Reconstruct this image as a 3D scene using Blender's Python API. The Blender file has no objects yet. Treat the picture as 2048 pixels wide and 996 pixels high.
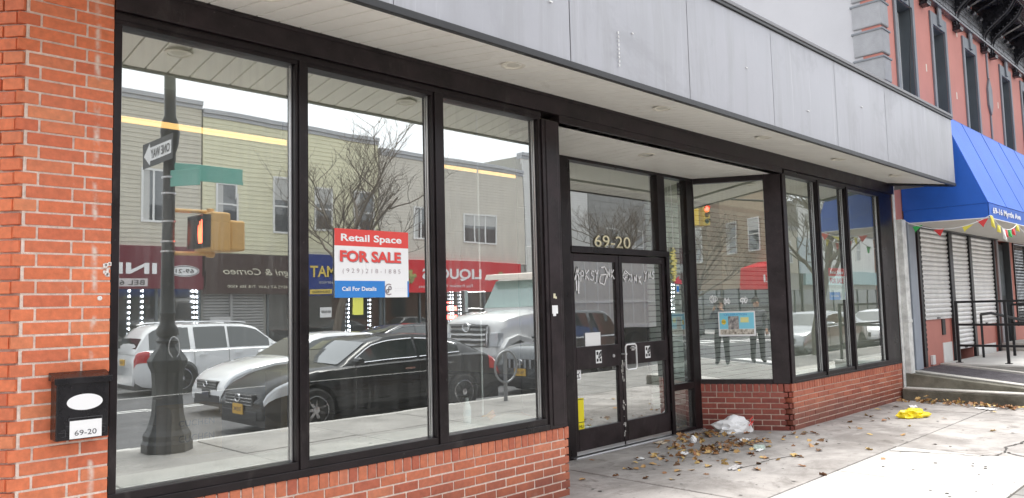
import bpy, math, random
from mathutils import Vector, Matrix
R = random.Random(11)
S = bpy.context.scene
COL = S.collection
V = Vector
rad = math.radians

# ------------------------------------------------------------------ materials
MATS = {}
def nmat(name):
    m = bpy.data.materials.new(name); m.use_nodes = True
    nt = m.node_tree; b = nt.nodes['Principled BSDF']
    return m, nt, b

def mat(name, col, rough=0.5, metal=0.0, var=0.0, scale=6.0, bump=0.0, bscale=None, spec=0.5,
        emit=None, estr=0.0, coat=0.0, alpha=None, col2=None, stretch=(1, 1, 1), rvar=0.0):
    if name in MATS: return MATS[name]
    m, nt, b = nmat(name)
    N, L = nt.nodes, nt.links
    b.inputs['Base Color'].default_value = (*col, 1)
    b.inputs['Roughness'].default_value = rough
    b.inputs['Metallic'].default_value = metal
    b.inputs['Specular IOR Level'].default_value = spec
    b.inputs['Coat Weight'].default_value = coat
    if emit:
        b.inputs['Emission Color'].default_value = (*emit, 1); b.inputs['Emission Strength'].default_value = estr
    if var > 0 or bump > 0 or col2 or rvar > 0:
        tc = N.new('ShaderNodeTexCoord'); mp = N.new('ShaderNodeMapping'); mp.inputs['Scale'].default_value = stretch
        L.new(tc.outputs['Object'], mp.inputs['Vector'])
        nz = N.new('ShaderNodeTexNoise'); nz.inputs['Scale'].default_value = scale; nz.inputs['Detail'].default_value = 8
        nz.inputs['Roughness'].default_value = 0.65
        L.new(mp.outputs[0], nz.inputs['Vector'])
        if var > 0 or col2:
            cr = N.new('ShaderNodeValToRGB')
            cr.color_ramp.elements[0].position = 0.32; cr.color_ramp.elements[1].position = 0.68
            a = tuple(c * (1 - var) for c in col); z = col2 if col2 else tuple(min(1, c * (1 + var)) for c in col)
            cr.color_ramp.elements[0].color = (*a, 1); cr.color_ramp.elements[1].color = (*z, 1)
            L.new(nz.outputs['Fac'], cr.inputs[0]); L.new(cr.outputs[0], b.inputs['Base Color'])
        if rvar > 0:
            mr = N.new('ShaderNodeMapRange'); mr.inputs[1].default_value = .3; mr.inputs[2].default_value = .7
            mr.inputs[3].default_value = max(0.02, rough - rvar); mr.inputs[4].default_value = min(1, rough + rvar)
            L.new(nz.outputs['Fac'], mr.inputs[0]); L.new(mr.outputs[0], b.inputs['Roughness'])
        if bump > 0:
            n2 = N.new('ShaderNodeTexNoise'); n2.inputs['Scale'].default_value = bscale or scale * 4; n2.inputs['Detail'].default_value = 6
            L.new(mp.outputs[0], n2.inputs['Vector'])
            bp = N.new('ShaderNodeBump'); bp.inputs['Strength'].default_value = bump; bp.inputs['Distance'].default_value = 0.01
            L.new(n2.outputs['Fac'], bp.inputs['Height']); L.new(bp.outputs[0], b.inputs['Normal'])
    MATS[name] = m
    return m

def brick_mat(name, cols, rough, low_dark=None, streak=False):
    m, nt, b = nmat(name); N, L = nt.nodes, nt.links
    g = N.new('ShaderNodeNewGeometry'); cr = N.new('ShaderNodeValToRGB')
    cr.color_ramp.elements[0].color = (*cols[0], 1); cr.color_ramp.elements[1].color = (*cols[-1], 1)
    for i, c in enumerate(cols[1:-1]):
        e = cr.color_ramp.elements.new((i + 1) / (len(cols) - 1)); e.color = (*c, 1)
    L.new(g.outputs['Random Per Island'], cr.inputs[0])
    tc = N.new('ShaderNodeTexCoord')
    nz = N.new('ShaderNodeTexNoise'); nz.inputs['Scale'].default_value = 28; nz.inputs['Detail'].default_value = 8
    L.new(tc.outputs['Object'], nz.inputs['Vector'])
    mr = N.new('ShaderNodeMapRange'); mr.inputs[1].default_value = .3; mr.inputs[2].default_value = .7; mr.inputs[3].default_value = .82; mr.inputs[4].default_value = 1.12
    L.new(nz.outputs['Fac'], mr.inputs[0])
    mx = N.new('ShaderNodeMix'); mx.data_type = 'RGBA'; mx.blend_type = 'MULTIPLY'; mx.inputs[0].default_value = 1
    L.new(cr.outputs[0], mx.inputs[6]); L.new(mr.outputs[0], mx.inputs[7])
    out = mx.outputs[2]
    # white mineral bloom blotches with their own ragged shapes
    n3 = N.new('ShaderNodeTexNoise'); n3.inputs['Scale'].default_value = 5; n3.inputs['Detail'].default_value = 10; n3.inputs['Roughness'].default_value = .75
    L.new(tc.outputs['Object'], n3.inputs['Vector'])
    r3 = N.new('ShaderNodeMapRange'); r3.inputs[1].default_value = .62; r3.inputs[2].default_value = .74; r3.inputs[3].default_value = 0; r3.inputs[4].default_value = .45
    L.new(n3.outputs['Fac'], r3.inputs[0]); fac = r3.outputs[0]
    if streak:
        sx = N.new('ShaderNodeSeparateXYZ'); L.new(tc.outputs['Object'], sx.inputs[0])
        ns = N.new('ShaderNodeTexNoise'); ns.inputs['Scale'].default_value = 9; ns.inputs['Detail'].default_value = 6
        L.new(tc.outputs['Object'], ns.inputs['Vector'])
        a1 = N.new('ShaderNodeMath'); a1.operation = 'SUBTRACT'; a1.inputs[1].default_value = 1.262; L.new(sx.outputs[0], a1.inputs[0])
        a2 = N.new('ShaderNodeMath'); a2.operation = 'ABSOLUTE'; L.new(a1.outputs[0], a2.inputs[0])
        a3 = N.new('ShaderNodeMapRange'); a3.inputs[1].default_value = .003; a3.inputs[2].default_value = .02; a3.inputs[3].default_value = .9; a3.inputs[4].default_value = 0
        L.new(a2.outputs[0], a3.inputs[0])
        a4 = N.new('ShaderNodeMapRange'); a4.inputs[1].default_value = .5; a4.inputs[2].default_value = .62; L.new(ns.outputs['Fac'], a4.inputs[0])
        a5 = N.new('ShaderNodeMath'); a5.operation = 'MULTIPLY'; L.new(a3.outputs[0], a5.inputs[0]); L.new(a4.outputs[0], a5.inputs[1])
        a6 = N.new('ShaderNodeMath'); a6.operation = 'MAXIMUM'; L.new(a5.outputs[0], a6.inputs[0]); L.new(fac, a6.inputs[1]); fac = a6.outputs[0]
    m3 = N.new('ShaderNodeMix'); m3.data_type = 'RGBA'; L.new(fac, m3.inputs[0]); L.new(out, m3.inputs[6]); m3.inputs[7].default_value = (.72, .6, .52, 1)
    out = m3.outputs[2]
    if low_dark:   # brick colour turns dark brown low on the wall, ragged edge
        sz = N.new('ShaderNodeSeparateXYZ'); L.new(tc.outputs['Object'], sz.inputs[0])
        n4 = N.new('ShaderNodeTexNoise'); n4.inputs['Scale'].default_value = 3; n4.inputs['Detail'].default_value = 7; L.new(tc.outputs['Object'], n4.inputs['Vector'])
        k = N.new('ShaderNodeMath'); k.operation = 'MULTIPLY_ADD'; k.inputs[1].default_value = .5; L.new(n4.outputs['Fac'], k.inputs[0]); L.new(sz.outputs[2], k.inputs[2])
        k2 = N.new('ShaderNodeMapRange'); k2.inputs[1].default_value = .35; k2.inputs[2].default_value = .62; k2.inputs[3].default_value = low_dark; k2.inputs[4].default_value = 0
        L.new(k.outputs[0], k2.inputs[0])
        m4 = N.new('ShaderNodeMix'); m4.data_type = 'RGBA'; L.new(k2.outputs[0], m4.inputs[0]); L.new(out, m4.inputs[6]); m4.inputs[7].default_value = (.1, .035, .03, 1)
        out = m4.outputs[2]
    L.new(out, b.inputs['Base Color'])
    b.inputs['Roughness'].default_value = rough
    bp = N.new('ShaderNodeBump'); bp.inputs['Strength'].default_value = .35; bp.inputs['Distance'].default_value = .004
    n5 = N.new('ShaderNodeTexNoise'); n5.inputs['Scale'].default_value = 90; n5.inputs['Detail'].default_value = 5; L.new(tc.outputs['Object'], n5.inputs['Vector'])
    L.new(n5.outputs['Fac'], bp.inputs['Height']); L.new(bp.outputs[0], b.inputs['Normal'])
    MATS[name] = m; return m

def glass_mat(name, r0=.3, r1=.6, tint=(.86, .9, .87), streaks=0.0, wav=0.0, backr=0.06):
    """reflecting shop glass: mirror reflection rising with angle over clear tinted transmission"""
    m = bpy.data.materials.new(name); m.use_nodes = True; nt = m.node_tree; N, L = nt.nodes, nt.links
    for n in list(N): N.remove(n)
    out = N.new('ShaderNodeOutputMaterial'); tr = N.new('ShaderNodeBsdfTransparent'); tr.inputs[0].default_value = (*tint, 1)
    gl = N.new('ShaderNodeBsdfGlossy'); gl.inputs['Roughness'].default_value = 0.0; gl.inputs[0].default_value = (.97, 1, .98, 1)
    lw = N.new('ShaderNodeLayerWeight'); lw.inputs[0].default_value = .5
    pw = N.new('ShaderNodeMath'); pw.operation = 'POWER'; pw.inputs[1].default_value = 3.2; L.new(lw.outputs['Facing'], pw.inputs[0])
    mr = N.new('ShaderNodeMapRange'); mr.inputs[3].default_value = r0; mr.inputs[4].default_value = r0 + r1; L.new(pw.outputs[0], mr.inputs[0])
    mx = N.new('ShaderNodeMixShader'); L.new(mr.outputs[0], mx.inputs[0]); L.new(tr.outputs[0], mx.inputs[1]); L.new(gl.outputs[0], mx.inputs[2])
    last = mx.outputs[0]
    tc = N.new('ShaderNodeTexCoord')
    if wav > 0:
        nz = N.new('ShaderNodeTexNoise'); nz.inputs['Scale'].default_value = 1.3; nz.inputs['Detail'].default_value = 1; L.new(tc.outputs['Object'], nz.inputs['Vector'])
        bp = N.new('ShaderNodeBump'); bp.inputs['Strength'].default_value = wav; bp.inputs['Distance'].default_value = .004
        L.new(nz.outputs['Fac'], bp.inputs['Height']); L.new(bp.outputs[0], gl.inputs['Normal'])
    if streaks > 0:   # dried rain streaks and dust on the pane
        mp = N.new('ShaderNodeMapping'); mp.inputs['Scale'].default_value = (26, 26, 1.1); L.new(tc.outputs['Object'], mp.inputs['Vector'])
        n2 = N.new('ShaderNodeTexNoise'); n2.inputs['Scale'].default_value = 1.0; n2.inputs['Detail'].default_value = 6; L.new(mp.outputs[0], n2.inputs['Vector'])
        n3 = N.new('ShaderNodeTexNoise'); n3.inputs['Scale'].default_value = 1.2; n3.inputs['Detail'].default_value = 3; L.new(tc.outputs['Object'], n3.inputs['Vector'])
        mu = N.new('ShaderNodeMath'); mu.operation = 'MULTIPLY'; L.new(n2.outputs['Fac'], mu.inputs[0]); L.new(n3.outputs['Fac'], mu.inputs[1])
        r2 = N.new('ShaderNodeMapRange'); r2.inputs[1].default_value = .2; r2.inputs[2].default_value = .48; r2.inputs[3].default_value = streaks * .28; r2.inputs[4].default_value = streaks
        L.new(mu.outputs[0], r2.inputs[0])
        df = N.new('ShaderNodeBsdfDiffuse'); df.inputs[0].default_value = (.75, .77, .75, 1)
        m2 = N.new('ShaderNodeMixShader'); L.new(r2.outputs[0], m2.inputs[0]); L.new(last, m2.inputs[1]); L.new(df.outputs[0], m2.inputs[2]); last = m2.outputs[0]
    # the inner face of the pane hardly reflects
    g = N.new('ShaderNodeNewGeometry'); tr2 = N.new('ShaderNodeBsdfTransparent'); tr2.inputs[0].default_value = (*tint, 1)
    m3 = N.new('ShaderNodeMixShader'); L.new(g.outputs['Backfacing'], m3.inputs[0]); L.new(last, m3.inputs[1]); L.new(tr2.outputs[0], m3.inputs[2])
    L.new(m3.outputs[0], out.inputs[0]); MATS[name] = m; return m

def car_glass(name, tint):
    m, nt, b = nmat(name)
    b.inputs['Base Color'].default_value = (*tint, 1); b.inputs['Roughness'].default_value = .03; b.inputs['Specular IOR Level'].default_value = 1.0
    b.inputs['Coat Weight'].default_value = 1.0; b.inputs['Coat Roughness'].default_value = .02
    MATS[name] = m; return m

# ------------------------------------------------------------------ mesh builder
class MB:
    def __init__(s): s.v = []; s.f = []; s.m = []; s.mi = 0
    def add(s, vs, fs, M=None):
        b = len(s.v)
        s.v += [tuple(M @ V(p)) if M else tuple(p) for p in vs]
        for f in fs: s.f.append(tuple(b + i for i in f)); s.m.append(s.mi)
        return s
    def box(s, x0, x1, y0, y1, z0, z1, M=None):
        if x0 > x1: x0, x1 = x1, x0
        if y0 > y1: y0, y1 = y1, y0
        if z0 > z1: z0, z1 = z1, z0
        return s.add([(x0, y0, z0), (x1, y0, z0), (x1, y1, z0), (x0, y1, z0), (x0, y0, z1), (x1, y0, z1), (x1, y1, z1), (x0, y1, z1)],
                     [(0, 3, 2, 1), (4, 5, 6, 7), (0, 1, 5, 4), (1, 2, 6, 5), (2, 3, 7, 6), (3, 0, 4, 7)], M)
    def ring_loft(s, rings, cap=True, closed=True, M=None):
        n = len(rings[0]); vs = [p for r in rings for p in r]; fs = []
        for i in range(len(rings) - 1):
            for j in range(n if closed else n - 1):
                k = (j + 1) % n
                fs.append((i * n + j, i * n + k, (i + 1) * n + k, (i + 1) * n + j))
        if cap: fs.append(tuple(range(n - 1, -1, -1))); fs.append(tuple((len(rings) - 1) * n + j for j in range(n)))
        return s.add(vs, fs, M)
    def tube(s, pts, r, n=8, M=None, cap=True):
        pts = [V(p) for p in pts]; rs = r if isinstance(r, (list, tuple)) else [r] * len(pts)
        rings = []; up = None
        for i, p in enumerate(pts):
            t = (pts[min(i + 1, len(pts) - 1)] - pts[max(i - 1, 0)]).normalized()
            if up is None: up = V((0, 0, 1)) if abs(t.z) < .9 else V((1, 0, 0))
            a = t.cross(up).normalized(); b = a.cross(t).normalized(); up = b
            rings.append([tuple(p + (a * math.cos(2 * math.pi * j / n) + b * math.sin(2 * math.pi * j / n)) * rs[i]) for j in range(n)])
        return s.ring_loft(rings, cap, True, M)
    def lathe(s, prof, n=16, c=(0, 0, 0), M=None, ang=0):
        rings = [[(c[0] + r * math.cos(2 * math.pi * j / n + ang), c[1] + r * math.sin(2 * math.pi * j / n + ang), c[2] + z) for j in range(n)] for r, z in prof]
        return s.ring_loft(rings, True, True, M)
    def prism(s, poly, axis, a, b, M=None):
        """poly of 2-D points in the plane across axis, from a to b"""
        def P(p, t):
            return {'x': (t, p[0], p[1]), 'y': (p[0], t, p[1]), 'z': (p[0], p[1], t)}[axis]
        n = len(poly); vs = [P(p, a) for p in poly] + [P(p, b) for p in poly]
        fs = [tuple(range(n)), tuple(range(2 * n - 1, n - 1, -1))] + [(i, i + n, (i + 1) % n + n, (i + 1) % n) for i in range(n)]
        return s.add(vs, fs, M)
    def build(s, name, mats, parent=None, smooth=False, bevel=0, local=False, seg=2):
        me = bpy.data.meshes.new(name); me.from_pydata(s.v, [], s.f)
        if not isinstance(mats, (list, tuple)): mats = [mats]
        for m in mats: me.materials.append(m)
        for p, i in zip(me.polygons, s.m): p.material_index = i
        import bmesh
        bm = bmesh.new(); bm.from_mesh(me); bmesh.ops.recalc_face_normals(bm, faces=bm.faces); bm.to_mesh(me); bm.free()
        if smooth:
            me.polygons.foreach_set('use_smooth', [True] * len(me.polygons))
            try: me.set_sharp_from_angle(angle=rad(38))
            except Exception: pass
        o = bpy.data.objects.new(name, me); COL.objects.link(o)
        if bevel:
            md = o.modifiers.new('bevel', 'BEVEL'); md.width = bevel; md.segments = seg; md.limit_method = 'ANGLE'; md.angle_limit = rad(40)
        if parent is not None:
            o.parent = parent
            if not local and parent.type == 'EMPTY': o.location = -parent.location
        return o

def each(mb, name, mats, parent=None, **kw):
    """every loose piece of the builder becomes an object of its own"""
    par = list(range(len(mb.v)))
    def fd(i):
        while par[i] != i: par[i] = par[par[i]]; i = par[i]
        return i
    for f in mb.f:
        for i in f[1:]: par[fd(i)] = fd(f[0])
    gr_ = {}
    for k, f in enumerate(mb.f): gr_.setdefault(fd(f[0]), []).append(k)
    out = []
    for ks in gr_.values():
        q = MB(); ids = {}
        for k in ks:
            for i in mb.f[k]:
                if i not in ids: ids[i] = len(q.v); q.v.append(mb.v[i])
            q.f.append(tuple(ids[i] for i in mb.f[k])); q.m.append(mb.m[k])
        out.append(q.build(name, mats, parent, **kw))
    return out
def tag(o, label=None, cat=None, group=None, kind=None):
    if label: o['label'] = label
    if cat: o['category'] = cat
    if group: o['group'] = group
    if kind: o['kind'] = kind
    return o
def thing(name, loc, label, cat, group=None, rz=0):
    o = bpy.data.objects.new(name, None); COL.objects.link(o); o.empty_display_size = .2
    o.location = loc; o.rotation_euler = (0, 0, rz)
    return tag(o, label, cat, group)
def copy_tree(o, parent=None):
    c = o.copy(); COL.objects.link(c)
    if parent is not None: c.parent = parent
    for ch in [q for q in bpy.data.objects if q.parent == o]: copy_tree(ch, c)
    return c
def P2(o, n): return o

def text_mb(mb, s, org, u, n, w=None, h=None, depth=.004, bold=0.0, shear=0.0, spacing=1.0):
    """lettering: left baseline corner at org, reading along u, facing n, fitted to width w and cap height h"""
    cu = bpy.data.curves.new('lettering', 'FONT'); cu.body = s; cu.size = 1; cu.offset = bold; cu.shear = shear
    cu.space_character = spacing; cu.resolution_u = 3
    ob = bpy.data.objects.new('lettering', cu); COL.objects.link(ob)
    me = bpy.data.meshes.new_from_object(ob.evaluated_get(bpy.context.evaluated_depsgraph_get()))
    xs = [v.co.x for v in me.vertices]; ys = [v.co.y for v in me.vertices]
    if not xs: return
    x0, x1, y0, y1 = min(xs), max(xs), min(ys), max(ys)
    sy = (h / .7) if h else None
    sx = (w / (x1 - x0)) if w else None
    if sx is None: sx = sy
    if sy is None: sy = sx
    u = V(u).normalized(); n = V(n).normalized(); up = n.cross(u).normalized()
    if up.z < 0: up = -up
    org = V(org)
    vs = [tuple(org + u * ((v.co.x - x0) * sx) + up * (v.co.y * sy) + n * depth) for v in me.vertices]
    mb.add(vs, [tuple(p.vertices) for p in me.polygons])
    bpy.data.objects.remove(ob); bpy.data.curves.remove(cu); bpy.data.meshes.remove(me)
    return mb

def strokes(mb, lines, org, u, n, sc=1.0, w=.008, off=.004):
    u = V(u).normalized(); n = V(n).normalized(); up = V((0, 0, 1)); org = V(org)
    for ln in lines:
        P = [org + u * (x * sc) + up * (y * sc) + n * off for x, y in ln]
        for a, b in zip(P, P[1:]):
            d = (b - a)
            if d.length < 1e-5: continue
            s = n.cross(d).normalized() * w / 2; e = d.normalized() * w * .3
            mb.add([a - s - e, b - s + e, b + s + e, a + s - e], [(0, 1, 2, 3)])

# ------------------------------------------------------------------ shared materials
bronze = mat('dark_bronze_metal', (.014, .0095, .011), .34, .35, var=.55, scale=3, bump=.05, rvar=.1)
bronze2 = mat('worn_bronze_metal', (.022, .0145, .0165), .4, .3, var=.6, scale=5, bump=.08, rvar=.12)
black = mat('black_paint', (.012, .012, .013), .4, .0, var=.3, scale=8, bump=.1)
rubber = mat('black_rubber', (.012, .012, .012), .7)
mortar = mat('mortar', (.74, .62, .54), .9, var=.2, scale=30, bump=.6, bscale=120)
mortar_dk = mat('mortar_grey', (.55, .43, .36), .9, var=.25, scale=30, bump=.6, bscale=120)
brickL = brick_mat('orange_brick', [(.66, .17, .07), (.74, .21, .09), (.6, .145, .065), (.7, .24, .11)], .55, streak=True)
brickR = brick_mat('darker_red_brick', [(.43, .125, .07), (.5, .15, .085), (.38, .1, .06), (.52, .18, .105)], .4, low_dark=.7)
brickM = brick_mat('red_brick', [(.5, .145, .08), (.58, .18, .09), (.44, .115, .065), (.62, .22, .12)], .45, low_dark=.55)
brickD = brick_mat('glazed_red_brick', [(.29, .06, .04), (.34, .075, .048), (.24, .048, .034), (.33, .085, .058)], .3, low_dark=.5)
soff = mat('cream_soffit_metal', (.88, .87, .81), .5, var=.05, scale=2)
soffg = mat('soffit_groove', (.22, .2, .18), .8)
fasc = mat('grey_fascia_metal', (.36, .36, .385), .36, .15, var=.07, scale=1.3, bump=.02, bscale=3, rvar=.08)
silver = mat('aluminium', (.65, .65, .66), .3, .9)
white = mat('white_paint', (.8, .8, .78), .5, var=.04, scale=4)
whitesill = mat('white_sill_board', (.8, .79, .76), .5, var=.06, scale=5)
shop_glass = glass_mat('shop_glass', .58, .32, streaks=.15, wav=.25)
shop_glass_clear = glass_mat('cleaner_shop_glass', .62, .3, streaks=.06, wav=.25)
door_glass = glass_mat('door_glass', .5, .4, tint=(.8, .85, .82), streaks=.12, wav=.25)
side_glass = glass_mat('side_glass', .36, .4, tint=(.85, .93, .9), streaks=.12, wav=.2)
conc_in = mat('weathered_concrete', (.38, .355, .335), .85, var=.3, scale=1.6, bump=.35, bscale=60)
conc_out = mat('pale_concrete', (.5, .48, .455), .85, var=.12, scale=2.2, bump=.3, bscale=60)
def stained(m, amt, cols):
    nt = m.node_tree; N, L = nt.nodes, nt.links; b = N['Principled BSDF']; src = b.inputs['Base Color'].links[0].from_socket
    tc = N.new('ShaderNodeTexCoord')
    for k, (sc_, lo, hi, c, f_, st) in enumerate(cols):
        mp = N.new('ShaderNodeMapping'); mp.inputs['Scale'].default_value = st; mp.inputs['Location'].default_value = (k * 7.3, k * 3.1, 0); L.new(tc.outputs['Object'], mp.inputs[0])
        nz = N.new('ShaderNodeTexNoise'); nz.inputs['Scale'].default_value = sc_; nz.inputs['Detail'].default_value = 10; nz.inputs['Roughness'].default_value = .7; nz.inputs['Distortion'].default_value = .6; L.new(mp.outputs[0], nz.inputs['Vector'])
        mr = N.new('ShaderNodeMapRange'); mr.inputs[1].default_value = lo; mr.inputs[2].default_value = hi; mr.inputs[3].default_value = 0; mr.inputs[4].default_value = f_ * amt; L.new(nz.outputs['Fac'], mr.inputs[0])
        mx = N.new('ShaderNodeMix'); mx.data_type = 'RGBA'; L.new(mr.outputs[0], mx.inputs[0]); L.new(src, mx.inputs[6]); mx.inputs[7].default_value = (*c, 1); src = mx.outputs[2]
    L.new(src, b.inputs['Base Color'])
stained(conc_in, 1, [(.7, .48, .62, (.2, .18, .165), .75, (1, 1, 1)), (2.6, .55, .68, (.13, .115, .1), .7, (1, 1, 1)), (14, .6, .7, (.1, .09, .08), .8, (1, 1, 1)), (.9, .56, .66, (.46, .43, .41), .6, (1, 2.5, 1))])
stained(conc_out, 1, [(.6, .5, .66, (.36, .34, .32), .6, (1, 1, 1)), (3.0, .6, .72, (.28, .26, .24), .5, (1, 1, 1)), (16, .62, .7, (.2, .18, .17), .6, (1, 1, 1))])
stained(fasc, 1, [(1, .5, .62, (.3, .3, .31), .55, (5, 5, .35)), (1, .58, .66, (.52, .52, .54), .5, (14, 14, .25)), (1.1, .52, .62, (.27, .27, .285), .5, (1, 1, 1)), (30, .67, .72, (.2, .2, .2), .6, (1, 1, 1))])
for q_ in (bronze, bronze2): stained(q_, 1, [(40, .64, .7, (.2, .18, .17), .45, (1, 1, 1)), (5, .58, .72, (.07, .06, .058), .6, (1, 1, .4))])
stained(soff, 1, [(3, .55, .7, (.6, .57, .5), .4, (1, 1, 1))])
conc_kerb = mat('grey_kerbside_concrete', (.25, .24, .225), .85, var=.25, scale=1.4, bump=.35, bscale=60)
joint = mat('joint_grime', (.09, .08, .07), .95)
asphalt = mat('asphalt', (.085, .085, .088), .85, var=.25, scale=2, bump=.5, bscale=90)
linepaint = mat('road_paint', (.7, .7, .68), .7, var=.15, scale=9)
gold = mat('gold_vinyl', (.8, .74, .5), .5)
redv = mat('red_vinyl', (.75, .07, .06), .5)
bluev = mat('blue_vinyl', (.03, .22, .62), .5)
whitev = mat('white_vinyl', (.86, .86, .86), .55)
blackv = mat('black_vinyl', (.02, .02, .022), .5)
greyv = mat('grey_print', (.35, .28, .3), .6)
darkroom = mat('dark_interior', (.05, .048, .045), .8, var=.3, scale=2)

# ------------------------------------------------------------------ ground
mb = MB()
ys = [-5.48, -4.1, -2.72, -1.31, 1.2]
xs_out = [-30 + 1.58 * i for i in range(90)]
mb.mi = 2; mb.box(-60, 110, -5.5, 1.35, -.25, -.012)
rj = random.Random(3)
for yi in range(4):
    y0, y1 = ys[yi], ys[yi + 1]
    step = 1.58 if yi < 3 else 3.1
    x = 8.82 - step * round(68 / step)
    while x < 109:
        x1 = x + step; g = .009
        mb.mi = (1 if x < 8.7 else 0) if yi == 2 else (3 if yi < 2 else 0)
        dz = rj.uniform(-.004, .003)
        mb.box(x + g, x1 - g, y0 + g, y1 - g, -.1, dz)
        x = x1
side = mb.build('sidewalk', [conc_in, conc_out, joint, conc_kerb], bevel=.006, seg=1); tag(side, kind='structure')
cb = MB(); cb.box(-60, 110, -5.66, -5.51, -.3, -.008); tag(cb.build('kerb', mat('kerb_concrete', (.42, .41, .39), .85, var=.25, scale=3, bump=.4), bevel=.015), kind='structure')
mb = MB(); mb.add([(-400, -5.6, -.19), (500, -5.6, -.19), (500, -18.1, -.34), (-400, -18.1, -.34)], [(0, 1, 2, 3)]); tag(mb.build('road', asphalt), kind='structure')
mb = MB(); mb.box(-60, 500, -60, -18.0, -.6, -.19); mb.box(-400, -60, -60, -18.0, -.6, -.19); tag(mb.build('far_sidewalk', mat('far_concrete', (.42, .41, .4), .85, var=.2, scale=.8), bevel=0), kind='structure')
mb = MB(); mb.add([(-600, -600, -.62), (600, -600, -.62), (600, 600, -.62), (-600, 600, -.62)], [(0, 1, 2, 3)]); tag(mb.build('ground', mat('dull_ground', (.22, .21, .2), .9, var=.2, scale=.1)), kind='structure')
# road paint
mb = MB()
def rz(y): return -.19 + (y + 5.6) * (.15 / 12.5) + .006
for x0 in [-60 + 6 * i for i in range(28)]:
    if -14 < x0 < -1: continue
    for yy in (-11.7, -11.95): mb.add([(x0, yy, rz(yy)), (x0 + 6, yy, rz(yy)), (x0 + 6, yy - .1, rz(yy - .1)), (x0, yy - .1, rz(yy - .1))], [(0, 1, 2, 3)])
for k in range(9):
    yy = -6.3 - 1.3 * k
    mb.add([(-4.6, yy, rz(yy)), (-1.4, yy, rz(yy)), (-1.4, yy - .6, rz(yy - .6)), (-4.6, yy - .6, rz(yy - .6))], [(0, 1, 2, 3)])
    mb.add([(-18.6, yy, rz(yy)), (-15.4, yy, rz(yy)), (-15.4, yy - .6, rz(yy - .6)), (-18.6, yy - .6, rz(yy - .6))], [(0, 1, 2, 3)])
tag(mb.build('road_marking', linepaint), kind='structure')

# ------------------------------------------------------------------ bricks
def brick_run(mb, a, b, n, z0, rows, ch, bl=.203, gap=.011, depth=.09, tooth0=0, tooth1=0, ph=0.0, seed=1, cut0=0, cut1=0):
    """courses of single bricks along a->b with outward normal n; alternate courses stand out at the ends"""
    r = random.Random(seed); a = V((a[0], a[1], 0)); b = V((b[0], b[1], 0)); u = (b - a).normalized(); Ln = (b - a).length; n = V((n[0], n[1], 0)).normalized()
    mb.mi = 0
    for k in range(rows):
        e = k % 2
        s0 = -tooth0 if e else cut0; s1 = Ln + (tooth1 if not e else -cut1)
        x = s0 - ((bl + gap) * .5 if e else 0) - ph
        z = z0 + k * ch
        while x < s1 - .012:
            xa, xb = max(x, s0), min(x + bl, s1)
            if xb - xa > .018:
                d = r.uniform(-.0025, .0025); j = r.uniform(-.0012, .0012)
                P = []
                for zz in (z + gap / 2 + j, z + ch - gap / 2 + j):
                    for s, q in ((xa, d), (xb, d + r.uniform(-.001, .001)), (xb, -depth), (xa, -depth)):
                        p = a + u * s + n * q; P.append((p.x, p.y, zz))
                mb.add(P, [(0, 3, 2, 1), (4, 5, 6, 7), (0, 1, 5, 4), (1, 2, 6, 5), (2, 3, 7, 6), (3, 0, 4, 7)])
            x += bl + gap
def rowlock(mb, a, b, n, z0, h, bw=.062, gap=.011, seed=5, depth=.1, tooth0=0):
    r = random.Random(seed); a = V((a[0], a[1], 0)); b = V((b[0], b[1], 0)); u = (b - a).normalized(); Ln = (b - a).length; n = V((n[0], n[1], 0)).normalized()
    mb.mi = 0; x = -tooth0
    while x < Ln - .01:
        xb = min(x + bw, Ln); d = r.uniform(-.002, .003) + .004; P = []
        for zz in (z0 + gap / 2, z0 + h):
            for s, q in ((x, d), (xb, d), (xb, -depth), (x, -depth)):
                p = a + u * s + n * q; P.append((p.x, p.y, zz))
        mb.add(P, [(0, 3, 2, 1), (4, 5, 6, 7), (0, 1, 5, 4), (1, 2, 6, 5), (2, 3, 7, 6), (3, 0, 4, 7)]); x += bw + gap
def slab(mb, a, b, n, z0, z1, d0=-.0045, d1=-.3):
    a = V((a[0], a[1], 0)); b = V((b[0], b[1], 0)); n = V((n[0], n[1], 0)).normalized(); P = []
    for zz in (z0, z1):
        for p, q in ((a, d0), (b, d0), (b, d1), (a, d1)):
            w = p + n * q; P.append((w.x, w.y, zz))
    mb.add(P, [(0, 3, 2, 1), (4, 5, 6, 7), (0, 1, 5, 4), (1, 2, 6, 5), (2, 3, 7, 6), (3, 0, 4, 7)])

store = thing('shop_building', (7, 0, 0), 'vacant single-storey corner shop with orange brick pier, dark bronze frames and grey metal fascia', 'shop')
NF = (0, -1)
mb = MB(); brick_run(mb, (.915, 0), (1.343, 0), NF, 0, 68, .0685, tooth0=.02, cut0=.03, seed=2)
w = V((.915 - .55, -.42, 0)).normalized()
brick_run(mb, (.915, .0), (.55, .42), (-.42, -.365), 0, 68, .0685, tooth0=-.03, ph=.1, seed=9)
mb.mi = 1; slab(mb, (.93, 0), (1.343, 0), NF, 0, 4.65, -.0055, -.28); slab(mb, (.925, .01), (.55, .42), (-.42, -.365), 0, 4.65, -.006, -.2)
pier = mb.build('brick_pier', [brickL, mortar], store, bevel=.0025, seg=2); pier['label'] = 'orange brick pier with white mineral streak and toothed corner'
A = (8.58, .95); B = (9.14, 0.); nA = (-.95, -.54)
ALx = (5.49, .95)
mb = MB(); brick_run(mb, (1.345, 0), (4.975, 0), NF, -.012, 7, .0685, tooth1=.014, cut1=.03, seed=3); rowlock(mb, (1.345, 0), (4.975, 0), NF, .468, .1, seed=4)
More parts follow.
